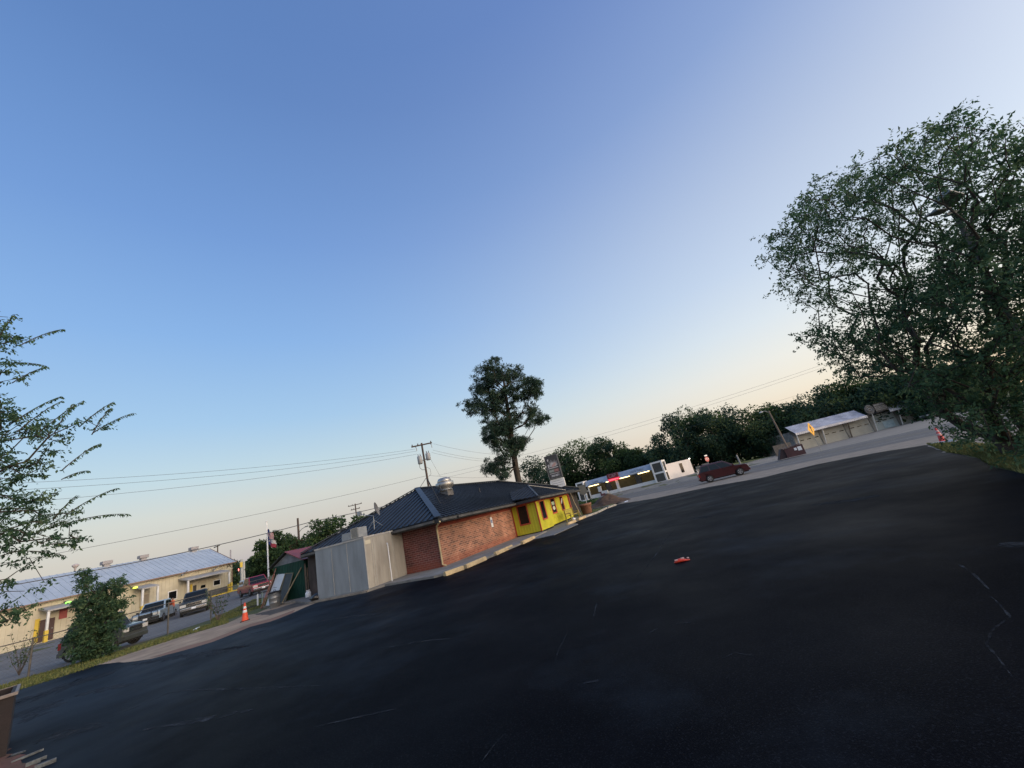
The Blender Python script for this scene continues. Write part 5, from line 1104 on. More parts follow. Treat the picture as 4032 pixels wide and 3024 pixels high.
# ---------------------------------------------------------------- poles, wires, flagpole, lights
def catenary(a, c, sag, n=14):
    a = Vector(a); c = Vector(c); return [a.lerp(c, i / n) - Vector((0, 0, sag * 4 * (i / n) * (1 - i / n))) for i in range(n + 1)]
def wire(label, a, c, sag=.5, r=.015, grp='overhead power lines', material=None, group=None):
    pts = catenary(a, c, sag); o0 = pts[0]; b = MB(); b.tube([p - o0 for p in pts], r, 4, cap=False); o = b.build('power_line', material or M_wire, None, fix=False); o.location = o0; tag(o, label, 'power line', grp)
UP = at(1677, 1850, 46); 
def utility(loc, h, label, rz, r=.15, xarm=2.4, trans=True, arms=1, name='utility_pole'):
    t = thing(name, label, 'utility pole', (loc[0], loc[1], 0), rz)
    b = MB(); b.tube([(0, 0, -.1), (0, 0, h)], [r, r * .72], 10); b.build('pole', M_polewood, t)
    for k in range(arms):
        z = h - .25 - k * .9; w = xarm * (1 - .35 * k)
        b = MB(); b.box(-w / 2, w / 2, -r - .06, -r + .06, z - .07, z + .07); cb = b.build('crossarm', M_polewood, t)
        for x in (-w / 2 + .12, -w * .18, w / 2 - .12):
            b = MB(); b.lathe([(.05, z + .07), (.08, z + .12), (.05, z + .16), (.08, z + .2), (.03, z + .27)], 8, None, x, -r); b.build('insulator', mat('insulator_grey', (.16, .16, .17), None, rough=.3), cb)
    if trans:
        for x, z, hh in ((-.48, h - 2.4, .95), (.5, h - 2.15, .85)):
            b = MB(); b.smooth = True; b.lathe([(.02, z), (.24, z), (.27, z + .05), (.27, z + hh - .12), (.22, z + hh - .03), (.02, z + hh)], 16, None, x, -.1); tr = b.build('transformer', mat('transformer_grey', (.34, .35, .36), (.28, .29, .30), 3, .5), t)
            b = MB()
            for q in (-.12, .12): b.lathe([(.03, z + hh - .04), (.05, z + hh + .06), (.035, z + hh + .1), (.05, z + hh + .16), (.015, z + hh + .24)], 6, None, x + q, -.1)
            b.build('bushing', mat('insulator_grey', (.1, .1, .1)), tr)
        b = MB(); b.bar((-.3, -.05, h - 2.05), (.35, -.05, h - 1.95), .08, .1); b.build('bracket', M_steel, t)
        b = MB(); b.tube([(-.6, -.1, h - 2.4), (-.62, -.1, h - 2.8), (-.4, -.1, h - 3.1), (-.08, -.1, h - 3.15)], .03, 6); b.tube([(.14, -.1, h - 2.9), (.5, -.1, h - 3.2), (.5, -.1, h - 3.8), (.2, -.1, h - 4.0)], .02, 6); b.build('cable_loop', M_wire, t)
        for x in (-.75, 1.0):
            b = MB(); b.tube([(x, -.16, h - .35), (x + .12, -.16, h - .5), (x + .1, -.16, h - .85)], .04, 6); b.build('cutout_fuse', mat('insulator_grey', (.1, .1, .1)), t)
    return t
uh = at(1673, 1742, 46).z
utility(UP, uh, 'utility pole with two grey transformers rising behind the restaurant roof', R(10))
u2 = at(1400, 2000, 95); utility(u2, at(1396, 1984, 95).z, 'distant utility pole with double crossarm above the roof left of the main pole', R(5), .16, 3.0, False, 2)
u3 = at(1175, 2090, 62); t3 = utility(u3, at(1168, 2041, 62).z, 'bare brown pole with a small street lamp arm among the trees by the flagpole', 0, .17, 0.01, False, 0)
b = MB(); hh = at(1168, 2041, 62).z; b.tube([(0, 0, hh - 1.9), (.5, 0, hh - 1.5), (1.05, 0, hh - 1.35)], .035, 6); b.box(.95, 1.3, -.1, .1, hh - 1.42, hh - 1.28); b.build('lamp_arm', M_steel, t3)
u4 = at(857, 2175, 120); utility(u4, at(857, 2147, 120).z, 'far utility pole standing behind the right end of the warehouse', R(-35), .16, 4.0, False, 1)
ua = at(1646, 1765, 46); ub = at(1700, 1746, 46)
pw = [('highest thin power line running left from the transformer pole', at(1636, 1768, 46), at(-60, 1908, 46), .5), ('second thin power line running left from the transformer pole', at(1640, 1776, 46), at(-60, 1936, 46), .55),
      ('third thin power line running left from the transformer pole', at(1642, 1788, 46), at(-60, 1990, 46), .5), ('lower service line running left across the sky above the warehouse', at(1684, 1872, 46), at(-80, 2235, 40), .3),
      ('short upper power line running right from the transformer pole into the pine', at(1706, 1747, 46), at(2060, 1790, 60), .5), ('short middle power line running right from the transformer pole into the pine', at(1704, 1772, 46), at(2060, 1806, 60), .6),
      ('short lower power line running right from the transformer pole into the pine', at(1700, 1782, 46), at(2060, 1812, 60), .6),
      ('upper of two long lines climbing right from the pine across the sky', at(1725, 1872, 70), at(3300, 1415, 70), .9), ('lower of two long lines climbing right from the pine across the sky', at(1735, 1885, 70), at(3300, 1427, 70), .9),
      ('faint line low in the pink sky above the wood on the right', at(2560, 1722, 100), at(3500, 1440, 80), .4), ('guy wire dropping from the transformer pole to the exhaust fan', at(1678, 1775, 46), at(1733, 1875, 46), .02),
      ('nearly level line from the transformer pole to the pine low above the roof', at(1690, 1872, 46), at(2000, 1873, 60), .3)]
for lb, a, c, sg_ in pw: wire(lb, a, c, sg_, .012)
wire('thick dark cable crossing the sky low above the warehouse roof', at(-60, 2322, 34), at(1236, 2052, 34), .25, .024)
wire('continuation of the thick dark cable past the trees above the restaurant roof', at(1236, 2052, 34), at(1640, 1960, 45), .1, .026)
wire('guy wire slanting down left from the transformer pole to the roof', at(1678, 1882, 46), at(1650, 1925, 46), 0, .03)
# flagpole
fpz = at(1055, 2200, 66)
fl = thing('flagpole', 'white flagpole behind the red pickup', 'flagpole', (fpz.x, fpz.y, 0)); fh = at(1052, 2056, 66).z
b = MB(); b.tube([(0, 0, 0), (0, 0, fh)], [.11, .07], 10); b.lathe([(.02, fh), (.12, fh + .06), (.12, fh + .14), (.02, fh + .2)], 10); b.build('pole', M_whitegloss, fl)
def flag(label, z, w, h, kind, rz):
    t = thing('flag', label, 'flag', (fpz.x, fpz.y, z), rz); n = 14
    def pt(u, v): 
        x = .12 + u * w * .62; y = .22 * math.sin(u * 7 + v * 1.5) * u; zz = -v * h - u * .75 * w * .7 + .06 * math.sin(u * 9); return (x, y, zz)
    def patch(nm, u0, u1, v0, v1, mtl, off=0):
        b = MB(); b.smooth = True; k = 10
        for j in range(5):
            for i in range(k + 1): p = pt(u0 + (u1 - u0) * i / k, v0 + (v1 - v0) * j / 4); b.v.append((p[0], p[1] + off, p[2]))
        for j in range(4):
            for i in range(k): b.face([j * (k + 1) + i, j * (k + 1) + i + 1, (j + 1) * (k + 1) + i + 1, (j + 1) * (k + 1) + i])
        b.build(nm, mtl, t)
    Fr = mat('flag_red', (.26, .03, .05), None, rough=.8); Fw = mat('flag_white', (.45, .43, .43), None, rough=.8); Fb = mat('flag_blue', (.02, .035, .14), None, rough=.8)
    if kind == 'us':
        for k in range(7): patch('stripe', 0 if k > 3 else .42, 1, k / 7, (k + .52) / 7, Fr); 
        for k in range(7): patch('stripe', 0 if k > 3 else .42, 1, (k + .52) / 7, (k + 1) / 7, Fw)
        patch('canton', 0, .42, 0, 4 / 7, Fb)
    else:
        patch('blue_band', 0, .34, 0, 1, Fb); patch('white_band', .34, 1, 0, .5, Fw); patch('red_band', .34, 1, .5, 1, Fr)
        b = MB(); c = Vector(pt(.17, .5)); 
        for k in range(5):
            a = R(90 + 72 * k); a1 = a + R(36); a0 = a - R(36); r_ = .17 * h; ri = r_ * .4; b.poly([(c.x, c.y - .05, c.z), (c.x + ri * math.cos(a0), c.y - .05, c.z + ri * math.sin(a0)), (c.x + r_ * math.cos(a), c.y - .05, c.z + r_ * math.sin(a)), (c.x + ri * math.cos(a1), c.y - .05, c.z + ri * math.sin(a1))])
        b.build('star', Fw, t)
flag('limp striped flag hanging at the top of the white flagpole', at(1054, 2082, 66).z, 1.5, .95, 'us', R(-20)); flag('flag of blue, white and red bands with one star blowing on the flagpole', at(1062, 2112, 66).z, 1.5, 1.0, 'tx', R(5))
# tall tapering light pole with two floodlights at the right
pb_ = at(4032, 1400, 17.6); ptp = at(3765, 850, 17.6)
lpd = Vector((pb_.x - ptp.x, pb_.y - ptp.y)); zb_ = pb_.z; k_ = (zb_) / (ptp.z - zb_)
base = Vector((pb_.x + (pb_.x - ptp.x) * k_, pb_.y + (pb_.y - ptp.y) * k_, 0)); topv = ptp
base = Vector((ptp.x - .42, ptp.y + .56, 0))
lp_ = thing('floodlight_pole', 'leaning grey wooden pole with two floodlights among the outer leaves of the big tree', 'light pole', base)
ax = topv - base
b = MB(); b.tube([(0, 0, -.1), ax * .5, ax], [.10, .085, .065], 12); b.build('pole', mat('grey_pole_wood', (.20, .20, .195), (.13, .13, .128), 4, .9, stretch=(5, 5, .3)), lp_)
b = MB(); b.tube([ax * .985, ax + Vector((-.05, 0, .2))], .06, 8); b.bar(ax + Vector((-.25, 0, .1)), ax + Vector((.25, 0, .12)), .08, .08); b.build('bracket', M_steel, lp_)
tt = ax
for (px, py, w, d, h, rot) in ((3745, 785, .58, .42, .30, (R(-18), R(18), R(15))), (3695, 838, .52, .36, .11, (R(8), R(2), R(5)))):
    c_ = at(px, py, 17.6) - base; Mh = Matrix.Translation(c_) @ Matrix.Rotation(rot[2], 4, 'Z') @ Matrix.Rotation(rot[1], 4, 'Y') @ Matrix.Rotation(rot[0], 4, 'X')
    b = MB(); b.box(-w / 2, w / 2, -d / 2, d / 2, 0, h * .4, Mh); b.box(-w / 2 + .06, w / 2 - .06, -d / 2 + .06, d / 2 - .06, h * .4, h, Mh, taper=.08); hd = b.build('floodlight', mat('floodlight_grey', (.40, .41, .41), (.30, .31, .31), 3, .6), lp_, bevel=.015)
    b = MB(); b.box(-w / 2 + .04, w / 2 - .04, -d / 2 + .04, d / 2 - .04, -.015, -.002, Mh); b.build('lens', mat('flood_lens', (.16, .17, .17), None, rough=.4), hd)
# street light pole left of the garage
ga = at(3110, 1735, 78); gtp = at(3040, 1615, 78)
sl_ = thing('street_lamp', 'brown wooden street lamp pole at the wood edge left of the garage', 'street lamp', (ga.x - .8, ga.y, 0))
hh = gtp.z
b = MB(); b.tube([(0, 0, 0), (-.35, 0, hh)], [.17, .12], 8); b.build('pole', mat('light_pole_wood', (.19, .15, .12), (.13, .10, .08), 4, .9), sl_)
b = MB(); b.tube([(-.3, 0, hh - .4), (-.9, 0, hh + .1), (-1.4, 0, hh + .15)], .05, 6); b.build('arm', M_steel, sl_)
b = MB(); b.lathe([(.02, hh + .2), (.28, hh + .12), (.3, hh + .02), (.02, hh - .02)], 10, None, -1.6, 0); b.build('lamp_head', M_white, sl_)
ge = at(3085, 1770, 84); b = MB(); b.box(-1.6, 1.6, -.05, .05, 0, 1.9); o = b.build('gate_panel', mat('dark_gate', (.06, .055, .05), (.1, .09, .085), 5, .8)); o.location = (ge.x, ge.y, 0); tag(o, 'dark wooden gate panel between the street lamp and the garage', 'gate')
# traffic signal far left and poles
ts = at(952, 2262, 130); th_ = at(951, 2212, 130).z
tl = thing('traffic_signal', 'far traffic signal pole with mast arm and red light beyond the warehouse', 'traffic signal', (ts.x, ts.y, 0), R(-46))
b = MB(); b.tube([(0, 0, 0), (0, 0, th_ + .6)], .28, 8); b.tube([(0, 0, th_ - 1.8), (-5.5, 0, th_ - 2.6)], .18, 6); b.build('mast', mat('pale_mast', (.42, .42, .40), None, rough=.6), tl)
b = MB(); b.box(-.35, .35, -.35, .2, th_ - 1.3, th_ - .1); b.build('signal_head', M_yellowp, tl)
b = MB(); b.lathe([(.02, -.1), (.36, 0), (.02, .1)], 10, Matrix.Translation((-3.2, -.3, th_ - 1.7)) @ Matrix.Rotation(R(90), 4, 'X')); b.build('red_light', mat('red_signal', (1, .1, .1), None, emit=(1, .18, .15), estr=6), tl)
b = MB(); b.lathe([(.02, -.05), (.55, 0), (.02, .05)], 12, Matrix.Translation((-3.8, -.4, th_ - 5.4)) @ Matrix.Rotation(R(90), 4, 'X')); b.tube([(-3.8, -.35, 0), (-3.8, -.35, th_ - 5.3)], .06, 6); b.build('yellow_disc', mat('yellow_disc', (.85, .75, .08), None, rough=.4, emit=(.8, .7, .05), estr=.4), tl)
p2 = at(961, 2258, 140); b = MB(); b.tube([(0, 0, 0), (0, 0, at(960, 2210, 140).z)], .26, 8); o = b.build('pale_pole', mat('pale_mast', (.4, .4, .4))); o.location = (p2.x, p2.y, 0); tag(o, 'plain pale pole right of the far traffic signal', 'pole')
p3 = at(908, 2190, 420); b = MB(); hz_ = at(908, 2165, 420).z; b.tube([(0, 0, 0), (0, 0, hz_)], .5, 5); o = b.build('radio_mast', mat('hazy_mast', (.30, .29, .33), None, rough=.8)); o.location = (p3.x, p3.y, 0); tag(o, 'faint radio mast on the horizon behind the warehouse', 'mast')
p4 = at(296, 2240, 600); b = MB(); hz_ = at(296, 2226, 600).z; b.smooth = True; b.lathe([(.8, 0), (.7, hz_ - 3), (1.5, hz_ - 2), (2.6, hz_ - .6), (2.6, hz_ + .4), (1, hz_ + 1.2)], 12); o = b.build('water_tower', mat('hazy_tower', (.42, .38, .40), None, rough=.8)); o.location = (p4.x, p4.y, 0); tag(o, 'tiny distant water tower above the warehouse roof', 'water tower')

# rusty open dumpster cut off at the lower left corner
dq = gp(22, 2984); d2_ = math.hypot(dq.x, dq.y)
bn = thing('rusty_bin', 'rusty maroon open topped steel bin with striped white label in the near left corner', 'bin', dq, R(52))
M_rust = mat('rusty_maroon', (.013, .007, .008), (.008, .0045, .005), 2.5, .8, bump=.3, bscale=20, detail=8)
hb_ = at(72, 2722, d2_).z
b = MB(); x1 = 0.0
b.box(-2.4, 0, 0, .05, .0, hb_); b.box(-.05, 0, .05, 1.6, 0, hb_); b.box(-2.4, -.05, 1.55, 1.6, 0, hb_); b.box(-2.4, -2.35, .05, 1.55, 0, hb_); b.box(-2.35, -.05, .05, 1.55, 0, .05); b.build('bin_wall', M_rust, bn)
b = MB(); b.box(-2.45, .04, -.04, .0, hb_ - .04, hb_ + .01); b.box(-.0, .04, .0, 1.62, hb_ - .04, hb_ + .01); b.box(-2.4, 0, 1.6, 1.64, hb_ - .04, hb_ + .01); b.build('rim', mat('worn_rim', (.24, .21, .19), (.14, .11, .10), 4, .6), bn)
b = MB(); b.box(-.95, -.34, -.012, -.002, hb_ - .55, hb_ - .15); lb_ = b.build('label', mat('label_white', (.62, .62, .58), None, rough=.6), bn)
b = MB()
for k in range(4): b.box(-.92, -.37, -.016, -.0125, hb_ - .50 + k * .09, hb_ - .47 + k * .09)
b.build('label_stripe', mat('label_grey', (.20, .20, .19), None, rough=.6), lb_)
rs_ = sheet('red_mulch', [tuple(gp(*q)[:2]) for q in ((-120, 2980), (0, 2962), (50, 2975), (80, 3000), (110, 3024), (160, 3080), (-200, 3120))], .03, mat('red_mulch', (.16, .06, .045), (.10, .055, .03), 6, .95, bump=.9, bscale=22, detail=8), jag=.1, seed=4, step=.2); rs_['kind'] = 'structure'
rnd = random.Random(21)
for k, (px, py, L_, w, a) in enumerate(((72, 2968, .20, .06, 10), (108, 2980, .34, .05, 58), (150, 2998, .18, .035, 40), (180, 3014, .22, .06, 35), (130, 3012, .15, .03, 45))):
    p = gp(px, py, .022); b = MB(); b.prism([(-L_ / 2, -w * .2, .0), (-L_ * .1, -w / 2, .0), (L_ / 2, -w * .3, .0), (L_ * .45, w * .4, .0), (0, w / 2, .0), (-L_ * .4, w * .25, .0)], (0, 0, .02 + .01 * k)); o = b.build('plastic_scrap', mat('dull_white_plastic', (.14, .155, .16), (.05, .055, .06), 14, .8)); o.location = p; o.rotation_euler = (0, 0, R(a)); tag(o, ['flat pale scrap touching the rusty bin foot', 'longest pale scrap, slanting beside the rusty bin', 'narrow pale scrap in the middle of the litter by the bin', 'farthest right pale scrap at the bottom picture edge', 'thin short scrap between the longer pale scraps'][k], 'litter', 'pale scraps beside the rusty bin')

# ---------------------------------------------------------------- vegetation
def inpoly(p, poly):
    x, y = p; c = False; n = len(poly)
    for i in range(n):
        x1, y1 = poly[i]; x2, y2 = poly[(i + 1) % n]
        if (y1 > y) != (y2 > y) and x < (x2 - x1) * (y - y1) / (y2 - y1) + x1: c = not c
    return c
def leaf_mesh(name, C_, D_, Lh, Wd, mi, mats, parent, o0):
    """C_: leaf base points, D_: unit directions, Lh/Wd: sizes -> one rhombus each"""
    n = len(C_); rs = np.random.RandomState(n % 9973)
    U = rs.normal(size=(n, 3)); S = np.cross(D_, U); S /= np.linalg.norm(S, axis=1, keepdims=True) + 1e-9
    Nn = np.cross(D_, S)
    tip = C_ + D_ * Lh[:, None]; mid = C_ + D_ * (Lh * .45)[:, None] + Nn * (Lh * .10)[:, None]
    V = np.stack([C_, mid + S * (Wd / 2)[:, None], tip, mid - S * (Wd / 2)[:, None]], 1).reshape(-1, 3) - np.array(o0)
    me = bpy.data.meshes.new(name); me.vertices.add(4 * n); me.vertices.foreach_set('co', V.astype(np.float32).ravel())
    me.loops.add(4 * n); me.loops.foreach_set('vertex_index', np.arange(4 * n, dtype=np.int32))
    me.polygons.add(n); me.polygons.foreach_set('loop_start', np.arange(0, 4 * n, 4, dtype=np.int32)); me.polygons.foreach_set('loop_total', np.full(n, 4, dtype=np.int32))
    for q in mats: me.materials.append(q)
    me.polygons.foreach_set('material_index', mi.astype(np.int32)); me.update(calc_edges=True)
    o = bpy.data.objects.new(name, me); col.objects.link(o); o.parent = parent; return o
def skeleton(base, pts, rng, r0, up=.6, seedpts=None):
    """connect points to a growing skeleton; returns segments with radii"""
    base = np.array(base); nodes = [base]; par = [-1]; plen = [0.0]
    for q in (seedpts or []): nodes.append(np.array(q)); par.append(len(nodes) - 2); plen.append(plen[-1] + np.linalg.norm(nodes[-1] - nodes[-2]) * .5)
    order = np.argsort(np.linalg.norm(pts - base, axis=1))
    for i in order:
        p = pts[i]; A = np.array(nodes); d = np.linalg.norm(A - p, axis=1); cost = d + .35 * np.array(plen)
        j = int(np.argmin(cost)); dd = d[j]
        if dd > 1.2:        # intermediate bend
            m_ = nodes[j] * .5 + p * .5 + rng.normal(size=3) * dd * .06 + np.array([0, 0, -dd * .05 if up < 0 else dd * .03]); nodes.append(m_); par.append(j); plen.append(plen[j] + dd / 2); j = len(nodes) - 1
        nodes.append(p); par.append(j); plen.append(plen[j] + dd)
    n = len(nodes); cnt = np.ones(n)
    for i in range(n - 1, 0, -1): cnt[par[i]] += cnt[i]
    rad = r0 * (cnt / cnt[0]) ** .5
    return nodes, par, rad
def branches(name, base, nodes, par, rad, material, parent, o0, rmin=.012, sides=6):
    b = MB(); b.smooth = True
    for i in range(1, len(nodes)):
        j = par[i]; b.tube([Vector(nodes[j]) - Vector(o0), Vector(nodes[i]) - Vector(o0)], [max(rmin, min(rad[j], rad[i] * 1.35)), max(rmin * .7, rad[i])], sides, cap=False)
    return b.build(name, material, parent, fix=False)
def px_tree(name, label, cat, base, poly, dist, dvar, ncl, crad, nleaf, lsize, mats, seed, r0=.3, holes=(), droop=.35, group=None, bark=M_trunk, twist=None, weights=(.45, .38, .17), elong=.42, extra=None, trunk_pts=None, dens=None, lobes=None):
    rng = np.random.RandomState(seed); random.seed(seed)
    xs_ = [p[0] for p in poly]; ys_ = [p[1] for p in poly]; pts = []
    tries = 0
    if lobes:
        nl, rx_, rz_ = lobes; LC = []
        while len(LC) < nl:
            x = rng.uniform(min(xs_), max(xs_)); y = rng.uniform(min(ys_), max(ys_))
            if inpoly((x, y), poly): LC.append(at(x, y, dist + rng.uniform(-dvar, dvar)))
        while len(pts) < ncl and tries < ncl * 40:
            tries += 1; c = LC[rng.randint(nl)]; o_ = rng.normal(size=3) * .55; p = c + Vector((o_[0] * rx_, o_[1] * rx_, o_[2] * rz_ - .12 * rx_ * (o_[0] ** 2 + o_[1] ** 2)))
            x, y = proj(p)
            if not inpoly((x, y), poly) or p.z < .15 or any((x - h[0]) ** 2 + (y - h[1]) ** 2 < h[2] ** 2 for h in holes): continue
            pts.append(p)
    while len(pts) < ncl and tries < ncl * 60:
        tries += 1
        x = rng.uniform(min(xs_), max(xs_)); y = rng.uniform(min(ys_), max(ys_))
        if not inpoly((x, y), poly) or any((x - h[0]) ** 2 + (y - h[1]) ** 2 < h[2] ** 2 for h in holes): continue
        if dens is not None and rng.uniform() > dens(x, y): continue
        p = at(x, y, dist + rng.uniform(-dvar, dvar))
        if p.z < .15: continue
        pts.append(p)
    pts = np.array(pts); t = thing(name, label, cat, base, 0, group); o0 = base
    sk_pts = pts if trunk_pts is None else pts
    nodes, par, rad = skeleton(base, sk_pts, rng, r0, seedpts=trunk_pts)
    if trunk_pts is not None: pass
    branches('trunk', base, nodes, par, rad, bark, t, o0, rmin=.006 if dist < 16 else .012)
    C_, D2, mi = [], [], []
    for p in pts:
        k = int(nleaf * rng.uniform(.6, 1.4)); tone = rng.choice(3, p=weights)
        nt_ = max(3, k // 9)
        tw = rng.normal(size=(nt_, 3)); tw[:, 2] = tw[:, 2] * .6 + .1; tw /= np.linalg.norm(tw, axis=1, keepdims=True)
        for q in range(nt_):
            m_ = max(3, k // nt_); u = np.sort(rng.uniform(.1, 1, m_)); L_ = crad * rng.uniform(.6, 1.25)
            pos = p + tw[q] * (u * L_)[:, None] + np.array([0, 0, -1]) * (u ** 2 * L_ * .25)[:, None] + rng.normal(size=(m_, 3)) * crad * .06
            dr_ = rng.normal(size=(m_, 3)) * .8 + tw[q] * .5; dr_[:, 2] -= droop; dr_ /= np.linalg.norm(dr_, axis=1, keepdims=True)
            C_.append(pos); D2.append(dr_); mm = np.full(m_, tone); sw = rng.uniform(size=m_) < .25; mm[sw] = rng.randint(0, 3, sw.sum()); mi.append(mm)
    C_ = np.concatenate(C_); D2 = np.concatenate(D2); mi = np.concatenate(mi); n = len(C_)
    Lh = lsize * rng.uniform(.65, 1.35, n); leaf_mesh('crown', C_, D2, Lh, Lh * elong * rng.uniform(.8, 1.2, n), mi, mats, t, o0)
    if extra: extra(t, o0, rng)
    return t
# big tree on the right
bt_poly = [(2988, 930), (3035, 905), (3010, 875), (3070, 850), (3150, 800), (3130, 770), (3200, 700), (3260, 680), (3290, 700), (3400, 640), (3440, 600), (3480, 585), (3500, 550), (3560, 540), (3600, 500), (3680, 480), (3700, 440), (3760, 430), (3790, 415), (3840, 450), (3850, 510), (3920, 480), (4000, 470), (4060, 500), (4400, 520), (4600, 1000), (4500, 1760),
           (4150, 1830), (3990, 1812), (3900, 1765), (3790, 1748), (3730, 1710), (3660, 1640), (3600, 1590), (3590, 1540), (3480, 1505), (3400, 1490), (3330, 1480), (3270, 1440), (3240, 1390), (3190, 1350), (3125, 1340), (3160, 1290), (3230, 1250), (3180, 1210), (3110, 1200), (3060, 1150), (3000, 1090), (3050, 1040), (3000, 1010), (3060, 980)]
bb = at(4030, 1835, 19); bb.z = 0
def bdens(x, y): return .55 + .45 * min(1, max(0, (y - 500) / 900))
px_tree('elm_tree', 'huge spreading dark green tree filling the right edge of the view', 'tree', bb, bt_poly, 19, 3.6, 2000, .50, 56, .112, M_elm, 11, .27, holes=((3470, 945, 34), (3490, 1000, 22), (4010, 1190, 45), (3450, 1250, 25), (3330, 1210, 28)), droop=.5, lobes=(165, 1.5, .68))
lt_poly = [(-420, 1150), (20, 1235), (62, 1250), (20, 1300), (90, 1325), (145, 1345), (90, 1365), (60, 1400), (80, 1440), (95, 1500), (40, 1500), (-40, 1520), (-20, 1560), (30, 1590), (60, 1570), (110, 1580), (130, 1630), (220, 1670), (300, 1650), (360, 1640), (410, 1650), (420, 1690), (330, 1690), (280, 1730), (230, 1740), (200, 1790), (260, 1810), (300, 1830), (300, 1880), (210, 1860), (180, 1900), (240, 1890), (250, 1930), (200, 1960), (150, 1990), (180, 2030), (260, 2010), (300, 2020), (280, 2060), (330, 2100), (330, 2140), (200, 2120), (150, 2150), (190, 2170), (200, 2240), (235, 2270), (215, 2300), (150, 2330), (110, 2370), (150, 2400), (90, 2425), (20, 2450), (-100, 2480), (-400, 2450)]
shoots = [((140, 1330), (252, 1296)), ((80, 1428), (185, 1442)), ((95, 1480), (180, 1445)), ((110, 1625), (243, 1560)), ((130, 1650), (245, 1578)), ((200, 1665), (330, 1577)), ((240, 1660), (290, 1590)), ((360, 1640), (448, 1582)), ((390, 1665), (440, 1605)), ((420, 1672), (526, 1626)), ((300, 1805), (396, 1746)), ((280, 1870), (348, 1853)), ((90, 1870), (180, 1872)), ((240, 2010), (302, 1950)), ((325, 1985), (460, 1922)), ((300, 2050), (506, 2024)), ((180, 2080), (260, 2050)), ((230, 2140), (292, 2146)), ((20, 1290), (60, 1238)), ((120, 2170), (260, 2190))]
def add_shoots(t, o0, rng):
    C_, D2 = [], []
    for (a, c) in shoots:
        b = MB(); b.smooth = True
        dd = 13 + rng.uniform(-1, 1); A_ = np.array(at(*a, dd)); B_ = np.array(at(*c, dd + rng.uniform(-.5, .5))); L_ = np.linalg.norm(B_ - A_); A0 = A_ - (B_ - A_) * .5 - np.array([0, 0, .12 * L_])
        P_ = [A0 * (1 - u) ** 2 + (A_ + (B_ - A_) * .35 + np.array([0, 0, .14 * L_])) * 2 * u * (1 - u) + B_ * u ** 2 for u in np.linspace(0, 1, 10)]
        b.tube([Vector(p) - Vector(o0) for p in P_], [.012 - .0009 * k for k in range(10)], 5); b.build('shoot', M_trunk, t, fix=False)
        n = int(L_ / .045) + 8
        for u in np.linspace(.15, 1, n):
            p = A0 * (1 - u) ** 2 + (A_ + (B_ - A_) * .35 + np.array([0, 0, .14 * L_])) * 2 * u * (1 - u) + B_ * u ** 2
            d = (B_ - A_) / L_
            for s_ in (-1, 1):
                q = np.array([rng.normal() * .3 + s_ * .35, s_ * .35 + rng.normal() * .3, -.9]) + d * .25; C_.append(p); D2.append(q / np.linalg.norm(q))
    C_ = np.array(C_); D2 = np.array(D2); n = len(C_); Lh = .085 * rng.uniform(.7, 1.2, n); leaf_mesh('shoot_leaves', C_, D2, Lh, Lh * .45, rng.choice(3, n, p=(.3, .5, .2)), M_elm, t, o0)
lb3 = Vector((-17.5, 3.6, 0))
px_tree('elm_tree', 'leafy tree with long arching shoots reaching in from the left edge', 'tree', lb3, lt_poly, 13, 1.3, 640, .24, 40, .072, M_elm, 23, .13, holes=((60, 1545, 20), (150, 2180, 20), (130, 2230, 18), (60, 2320, 22)), droop=.6, extra=add_shoots, lobes=(85, .60, .20))
# bush on the fence
bp_poly = [(290, 2590), (262, 2500), (300, 2430), (285, 2380), (320, 2330), (300, 2285), (330, 2240), (360, 2232), (385, 2290), (405, 2310), (450, 2262), (480, 2275), (485, 2330), (505, 2370), (480, 2400), (470, 2440), (490, 2475), (455, 2500), (450, 2560), (430, 2592), (360, 2596)]
bs = gp(370, 2592); bs.z = 0
px_tree('bush', 'tall dark green bush growing through the chain link fence', 'bush', bs, bp_poly, 29.6, .9, 300, .30, 60, .12, M_elm, 31, .08, droop=.2)
# pine
zo = lambda x, y: (1700 + x / 2.765, 1350 + y / 2.765)
pn = [zo(*p) for p in ((640, 140), (720, 160), (740, 200), (790, 150), (840, 210), (850, 270), (940, 240), (1010, 310), (1000, 380), (1050, 370), (1140, 360), (1190, 410), (1180, 500), (1205, 560), (1130, 620), (1040, 620), (1130, 690), (1200, 760), (1280, 770), (1260, 830), (1180, 890), (1000, 920), (900, 890), (910, 1000), (960, 1040), (1070, 1010), (1060, 1060), (990, 1120), (1010, 1160), (900, 1240), (850, 1300), (850, 1500), (720, 1500), (690, 1430), (550, 1410), (540, 1270), (620, 1270), (700, 1290), (670, 1200), (660, 1120), (560, 1050), (550, 920), (640, 900), (520, 850), (600, 810), (510, 760), (410, 810), (360, 760), (290, 680), (400, 610), (440, 580), (380, 520), (425, 470), (410, 370), (470, 330), (500, 230), (560, 200), (640, 190))]
pbs = at(2038, 1895, 60); pbs.z = 0
ph_ = [zo(*h[:2]) + (h[2] / 2.765,) for h in ((840, 610, 45), (740, 790, 40), (950, 660, 35), (960, 530, 28), (770, 450, 22), (620, 990, 30), (1000, 830, 22), (700, 500, 18), (600, 1150, 30), (960, 960, 20))]
px_tree('pine_tree', 'tall lone pine with tufted crown behind the restaurant roof', 'pine tree', pbs, pn, 60, 4.2, 1250, .58, 50, .40, M_pine, 41, .52, holes=ph_, droop=-.1, elong=.20, weights=(.5, .36, .14), lobes=(230, 1.25, .8), trunk_pts=[at(2030 - 55 * k / 9, 1880 - 440 * (k + 1) / 10, 60) for k in range(10)])

